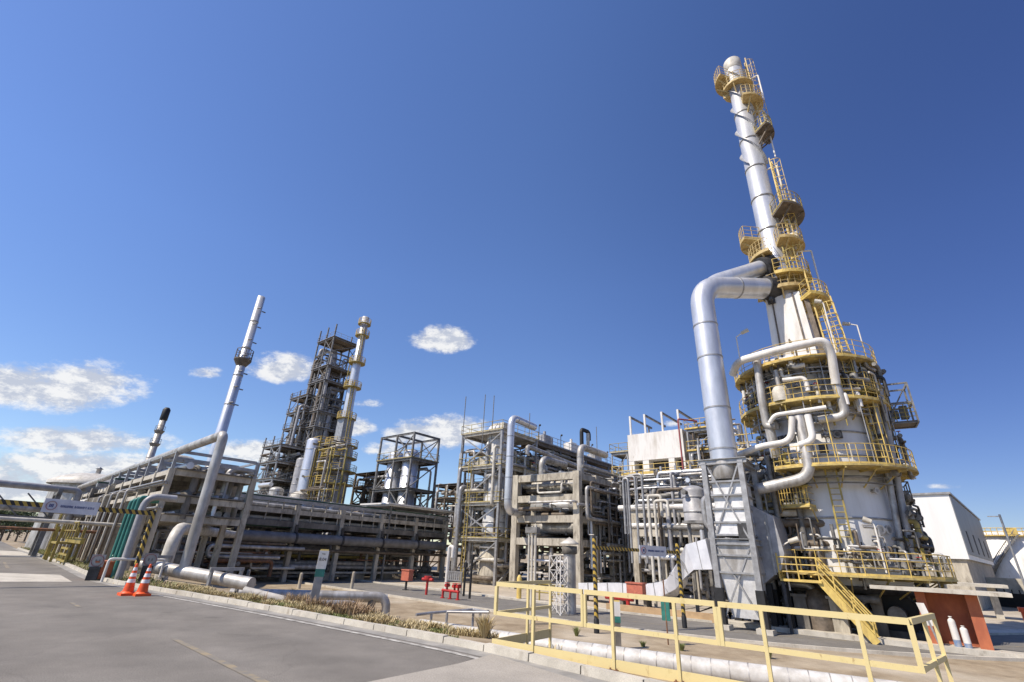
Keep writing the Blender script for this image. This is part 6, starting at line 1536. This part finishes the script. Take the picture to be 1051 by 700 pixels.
e = G0(P(1049, 618, 55)); b = MB(); b.box(e+Z*.5, .5, .5, 1.0); b.box(e+Z*1.1, .7, .6, .3); tag(b.build('hydrant_box', orange, None, e), 'orange box on the ground at the right edge', 'hydrant box')
# ------------------------------------------------------------------ fire hydrants and small things by the plant road
def cabinet(px, py, d, label, s=1.):
    e = G0(P(px, py, d)); t = T('hydrant_cabinet', label, 'cabinet', e, 'red hydrant cabinets'); b = MB(); b.box(e+Z*1.15*s, 1.0*s, .5*s, .8*s); b.box(e+Z*1.58*s, 1.1*s, .6*s, .08); b.build('cabinet_body', salmon, t)
    b = MB(); b.bar(e, e+Z*.75*s, .14, .14, V); b.box(e+Z*.03, .4, .4, .08); b.build('post', dark, t)
cabinet(418, 590, 47, 'faded red hydrant cabinet on a post before the middle rack')
cabinet(654, 622, 37, 'faded red hydrant cabinet on two dark posts behind the railing', 1.15)
e = G0(P(438, 604, 43)); t = T('valve_stand', 'red T shaped valve stand beside the hydrant cabinet', 'valve', e)
b = MB(); b.tube(e, e+Z*1.1, .1, 8); b.build('stem', red, t); b = MB(); b.tube(e+Z*1.1-U*.6, e+Z*1.1+U*.6, .12, 8); b.tube(e+Z*1.1, e+Z*1.35, .3, 12); b.build('head', red, t)
e = G0(P(463, 612, 40)); t = T('fire_monitor', 'red fire hydrant manifold with outlets on the kerb of the plant road', 'hydrant', e)
b = MB(); b.tube(e+Z*.55-U*1.0, e+Z*.55+U*.8, .1, 10)
for a_ in (-.9, -.1, .7): b.tube(e+U*a_+Z*-.05, e+U*a_+Z*.55, .09, 10); b.tube(e+U*a_, e+U*a_+Z*.06, .18, 10)
b.build('manifold', red, t)
for a_ in (-.5, .3, .7):
    b = MB(); p = e+U*a_+Z*.55; b.tube(p, p+Z*.35, .08, 8); b.tube(p+Z*.35-V*.2, p+Z*.35+V*.2, .12, 8); b.tube(p+Z*.5, p+Z*.54, .2, 10); b.build('outlet', red, t)
e = G0(P(466, 603, 46)); t = T('sign_frame', 'grey slatted panel on thin legs behind the red hydrant manifold', 'panel', e)
b = MB()
for k in range(7): b.box(e+U*(-.75+.25*k)+Z*1.3, .16, .06, .6)
b.box(e+Z*1.64, 1.8, .08, .08); b.box(e+Z*.96, 1.8, .08, .08); b.build('slats', galv, t); b = MB(); b.bar(e-U*.85, e-U*.85+Z*1.6, .08, .08, V); b.bar(e+U*.85, e+U*.85+Z*1.6, .08, .08, V); b.build('leg', steel, t)
e = G0(P(458, 600, 47)); pipe('goose_pipe', 'white goose neck pipe bending over behind the slatted panel', [e, Vec((e.x, e.y, zz(e, 561))), Vec((e.x, e.y, zz(e, 561)))+U*.5, Vec((e.x, e.y, zz(e, 572)))+U*.5], .16, white, None, 10, .25)
for k, (px, py0, py1, d) in enumerate(((482, 572, 612, 41), (476, 580, 608, 43))):
    e = G0(P(px, py1, d)); b = MB(); b.tube(e, Vec((e.x, e.y, zz(e, py0))), .09, 8); b.box(Vec((e.x, e.y, zz(e, py0))), .3, .2, .35); tag(b.build('instrument_post', black, None, e), ('taller', 'shorter')[k]+' black instrument post beside the red hydrant manifold', 'post')
e = G0(P(638, 622, 38)); t = T('fire_monitor', 'low red valve manifold half hidden behind the yellow railing', 'hydrant', e)
b = MB(); b.tube(e+Z*.8-U*1.2, e+Z*.8+U*.9, .17, 10); b.tube(e-U*.8, e-U*.8+Z*.8, .14, 8); b.tube(e+U*.5, e+U*.5+Z*.8, .14, 8); b.build('manifold', red, t); b = MB(); b.tube(e+Z*1.05, e+Z*1.1, .3, 10); b.tube(e+Z*.8, e+Z*1.1, .06, 6); b.build('handwheel', red, t)
e = GT(686, 662); t = T('rod_sign', 'small dark green plate on a thin red rod behind the railing', 'sign', e)
b = MB(); b.tube(e-Z*.1, Vec((e.x, e.y, zz(e, 595))), .03, 6); b.build('rod', rust, t); b = MB(); q = Vec((e.x, e.y, zz(e, 627))); b.box(q, .38, .04, .75); b.build('plate', greenp, t)
e = G0(P(533, 598, 43)); b = MB(); b.lathe(e, [(.2, 0), (.2, 1.5), (.1, 1.7), (.001, 1.75)], 12); tag(b.build('yellow_post', yellow, None, e), 'yellow post at the left foot of the concrete frame', 'post')
e = G0(P(560, 612, 42)); b = MB(); b.rail([e-U*1.8, e+U*1.8], 1.2, 1.2, .07); tag(b.build('guard_rail', olive, None, e), 'dull yellow guard rail before the concrete frame', 'guard rail')
# far left background: shed, trees, car-like clutter
from mathutils import noise
def tree(px, d, h, label, seed):
    p = G0(P(px, 550, d)); t = T('tree', label, 'tree', p, 'far trees'); rg = random.Random(seed)
    b = MB(); b.tube(p-Z*.3, p+Z*h*.5, .22, 8, .1)
    for k in range(5): a = rg.random()*6.28; b.tube(p+Z*h*.35, p+Z*h*(.55+.25*rg.random())+Vec((math.sin(a), math.cos(a), 0))*h*.25, .09, 5, .03)
    b.build('trunk', steelb, t)
    b = MB()
    cl = [(p+Z*h*rg.uniform(.4, .9)+Vec((rg.gauss(0, 1), rg.gauss(0, 1), 0))*h*.18, h*rg.uniform(.12, .22)) for _ in range(14)]
    for c, r in cl:
        for _ in range(90):
            q = c+Vec((rg.gauss(0, .5), rg.gauss(0, .5), rg.gauss(0, .4)))*r; a = Vec((rg.gauss(0, 1), rg.gauss(0, 1), rg.gauss(0, 1))).normalized()*.16; e = Vec((rg.gauss(0, 1), rg.gauss(0, 1), rg.gauss(0, 1))).normalized()*.16
            b.add([q-a, q+e, q+a, q-e], [(0, 1, 2, 3)])
    b.build('crown', leaf, t)
leaf = mat('tree leaves', (.07, .10, .03), (.04, .06, .02), .7, 0, .8)
for k, (px, d, h) in enumerate(((2, 120, 7), (9, 140, 8), (18, 130, 7.5), (27, 150, 8), (-8, 125, 7), (-20, 135, 8))): tree(px, d, h, 'dark bushy tree at the far end of the left road', k)
# ------------------------------------------------------------------ the plant's loose pipes: largest as things, the rest as one mass
nfix = sum(1 for o in COL.objects if o.name.split('.')[0] == 'pipe')
POOL.sort(key=lambda x: -x[0])
for sc_, lab, pts, r, m, grp in POOL[:max(0, 285-nfix)]: pipe('pipe', lab, pts, r, m, grp, 8)
rest = POOL[max(0, 285-nfix):]; b = MB(); ms = []; mi = []
for sc_, lab, pts, r, m, grp in rest:
    n0 = len(b.f); b.path(pts, r, 7, None, 4)
    if m not in ms: ms.append(m)
    mi += [ms.index(m)]*(len(b.f)-n0)
if rest:
    o = b.build('pipework', ms[0]); [o.data.materials.append(m) for m in ms[1:]]; o.data.polygons.foreach_set('material_index', mi)
    o['kind'] = 'stuff'; tag(o, 'tangle of small grey and silver pipework filling the plant structures', 'pipework')
# ------------------------------------------------------------------ sun, sky, camera
SUN_AZ, SUN_EL = math.radians(-114), math.radians(51)
sd = Vec((math.sin(SUN_AZ)*math.cos(SUN_EL), math.cos(SUN_AZ)*math.cos(SUN_EL), math.sin(SUN_EL)))
sl = bpy.data.lights.new('sun', 'SUN'); sl.energy = 4.1; sl.angle = math.radians(.53); sl.color = (1, .90, .77)
so_ = bpy.data.objects.new('sun', sl); COL.objects.link(so_); so_.rotation_euler = sd.to_track_quat('Z', 'Y').to_euler()
w = bpy.data.worlds.new('World'); S.world = w; w.use_nodes = True; nt = w.node_tree; L = nt.links.new
bg = nt.nodes['Background']; sky = nt.nodes.new('ShaderNodeTexSky'); sky.sky_type = 'NISHITA'; sky.sun_disc = False
sky.sun_elevation = SUN_EL; sky.sun_rotation = SUN_AZ % (2*PI); sky.altitude = 900; sky.air_density = 1.0; sky.dust_density = .35; sky.ozone_density = 2.2
SKYS = .125; bg.inputs['Strength'].default_value = SKYS
tc = nt.nodes.new('ShaderNodeTexCoord')
def math_(op, a, c=None):
    n = nt.nodes.new('ShaderNodeMath'); n.operation = op
    for i, x in enumerate((a, c)):
        if x is None: continue
        if isinstance(x, (int, float)): n.inputs[i].default_value = x
        else: L(x, n.inputs[i])
    return n.outputs[0]
def dot(v):
    n = nt.nodes.new('ShaderNodeVectorMath'); n.operation = 'DOT_PRODUCT'; L(tc.outputs['Generated'], n.inputs[0]); n.inputs[1].default_value = v; return n.outputs['Value']
CLOUDS = [(58, 402, 92, 30, 1.35), (90, 455, 92, 17, 1.15), (60, 486, 120, 26, 1.3), (20, 506, 100, 16, 1.0), (150, 497, 60, 14, .7), (212, 384, 20, 8, .9), (292, 380, 46, 19, 1.1), (330, 400, 26, 8, .5), (378, 415, 24, 7, .45), (367, 441, 19, 12, 1.1), (248, 466, 52, 15, 1.1), (455, 351, 31, 17, 1.2), (452, 448, 52, 21, 1.15), (395, 462, 40, 12, .5), (690, 436, 18, 6, .35), (965, 500, 30, 5, .35), (660, 448, 22, 6, .25)]
acc = None
for x, y, sx, sy, k in CLOUDS:
    D = ray(x, y).normalized(); e = .1
    X = (ray(x+1, y).normalized()-D); Y = (ray(x, y-1).normalized()-D); lx, ly = X.length, Y.length
    X = (X/lx).normalized(); Y = (Y-X*Y.dot(X)).normalized()
    u = math_('DIVIDE', dot(X), sx*lx); v = math_('DIVIDE', dot(Y), sy*ly)
    v2 = math_('MULTIPLY', v, math_('ADD', 1.0, math_('MULTIPLY', math_('LESS_THAN', v, 0.), .5)))   # flatter bases
    f = math_('SUBTRACT', k, math_('ADD', math_('MULTIPLY', u, u), math_('MULTIPLY', v2, v2)))
    front = math_('GREATER_THAN', dot(D), .3)
    f = math_('ADD', math_('MULTIPLY', math_('ADD', f, 3.), front), -3.)
    acc = f if acc is None else math_('MAXIMUM', acc, f)
mp = nt.nodes.new('ShaderNodeMapping'); mp.inputs['Scale'].default_value = (1, 1, 1.9); L(tc.outputs['Generated'], mp.inputs['Vector'])
def nz(sc, det, dx=0.):
    m2 = nt.nodes.new('ShaderNodeMapping'); m2.inputs['Location'].default_value = (dx, dx*.4, dx*1.3); L(mp.outputs['Vector'], m2.inputs['Vector'])
    n = nt.nodes.new('ShaderNodeTexNoise'); n.inputs['Scale'].default_value = sc; n.inputs['Detail'].default_value = det; n.inputs['Roughness'].default_value = .68; L(m2.outputs['Vector'], n.inputs['Vector']); return n.outputs['Fac']
n1 = nz(15, 12); nb1 = nz(15, 12, -.014)
dens_ = math_('ADD', math_('MULTIPLY', acc, .95), math_('MULTIPLY', math_('SUBTRACT', n1, .49), 3.3))
mr = nt.nodes.new('ShaderNodeMapRange'); mr.interpolation_type = 'SMOOTHSTEP'; mr.inputs['From Min'].default_value = -.05; mr.inputs['From Max'].default_value = .95; mr.inputs['To Max'].default_value = .95; L(dens_, mr.inputs['Value'])
gate = math_('GREATER_THAN', acc, -2.)
fac = math_('MULTIPLY', mr.outputs['Result'], gate)
cs = nt.nodes.new('ShaderNodeMapRange'); cs.inputs['From Min'].default_value = -.06; cs.inputs['From Max'].default_value = .07; L(math_('SUBTRACT', n1, nb1), cs.inputs['Value'])
cm = nt.nodes.new('ShaderNodeMix'); cm.data_type = 'RGBA'; cm.inputs['A'].default_value = (.40/SKYS, .43/SKYS, .50/SKYS, 1); cm.inputs['B'].default_value = (.66/SKYS, .66/SKYS, .66/SKYS, 1); L(cs.outputs['Result'], cm.inputs['Factor'])
# the blue of the sky a little deeper, as in dry air
hs = nt.nodes.new('ShaderNodeHueSaturation'); hs.inputs['Saturation'].default_value = 1.16; hs.inputs['Value'].default_value = 1.06; hs.inputs['Hue'].default_value = .512; L(sky.outputs['Color'], hs.inputs['Color'])
mx = nt.nodes.new('ShaderNodeMix'); mx.data_type = 'RGBA'; sz = nt.nodes.new('ShaderNodeSeparateXYZ'); L(tc.outputs['Generated'], sz.inputs[0])
el = nt.nodes.new('ShaderNodeMapRange'); el.inputs['From Max'].default_value = .5; el.inputs['To Min'].default_value = .74; el.inputs['To Max'].default_value = 1.; L(sz.outputs['Z'], el.inputs['Value'])
vs_ = nt.nodes.new('ShaderNodeVectorMath'); vs_.operation = 'SCALE'; L(hs.outputs['Color'], vs_.inputs[0]); L(el.outputs['Result'], vs_.inputs['Scale'])
az_ = nt.nodes.new('ShaderNodeMapRange'); az_.interpolation_type = 'SMOOTHSTEP'; az_.inputs['From Min'].default_value = -.05; az_.inputs['From Max'].default_value = .80; az_.inputs['To Min'].default_value = 0.; az_.inputs['To Max'].default_value = 1.; L(sz.outputs['X'], az_.inputs['Value'])
tn_ = nt.nodes.new('ShaderNodeMix'); tn_.data_type = 'RGBA'; tn_.inputs['A'].default_value = (1.05, 1.03, 1., 1); tn_.inputs['B'].default_value = (.54, .55, .66, 1); L(az_.outputs['Result'], tn_.inputs['Factor'])
vt_ = nt.nodes.new('ShaderNodeVectorMath'); vt_.operation = 'MULTIPLY'; L(vs_.outputs['Vector'], vt_.inputs[0]); L(tn_.outputs['Result'], vt_.inputs[1])   # the sky is deepest away from the sun
L(fac, mx.inputs['Factor']); L(vt_.outputs['Vector'], mx.inputs['A']); L(cm.outputs['Result'], mx.inputs['B']); L(mx.outputs['Result'], bg.inputs['Color'])
cam = bpy.data.cameras.new('camera'); co = bpy.data.objects.new('camera', cam); COL.objects.link(co)
cam.sensor_width = 36; cam.lens = FPX/W0*36; cam.clip_end = 9000; cam.clip_start = .05
Rw = Vec((1, 0, 0)); Uw = Vec((0, -sp, cp)); Fw = Vec((0, cp, sp))
cxv = Rw*cr+Uw*sr; cyv = Rw*-sr+Uw*cr
M = Matrix((cxv, cyv, -Fw)).transposed().to_4x4(); M.translation = (0, 0, EYE); co.matrix_world = M
S.camera = co
S.view_settings.view_transform = 'Standard'; S.view_settings.look = 'None'; S.view_settings.exposure = .5; S.view_settings.gamma = 1
S.view_settings.use_curve_mapping = False
S.render.engine = 'CYCLES'
S.cycles.max_bounces = 6; S.cycles.diffuse_bounces = 3; S.cycles.glossy_bounces = 3
for o in list(COL.objects):
    if '_o' in o: del o['_o']
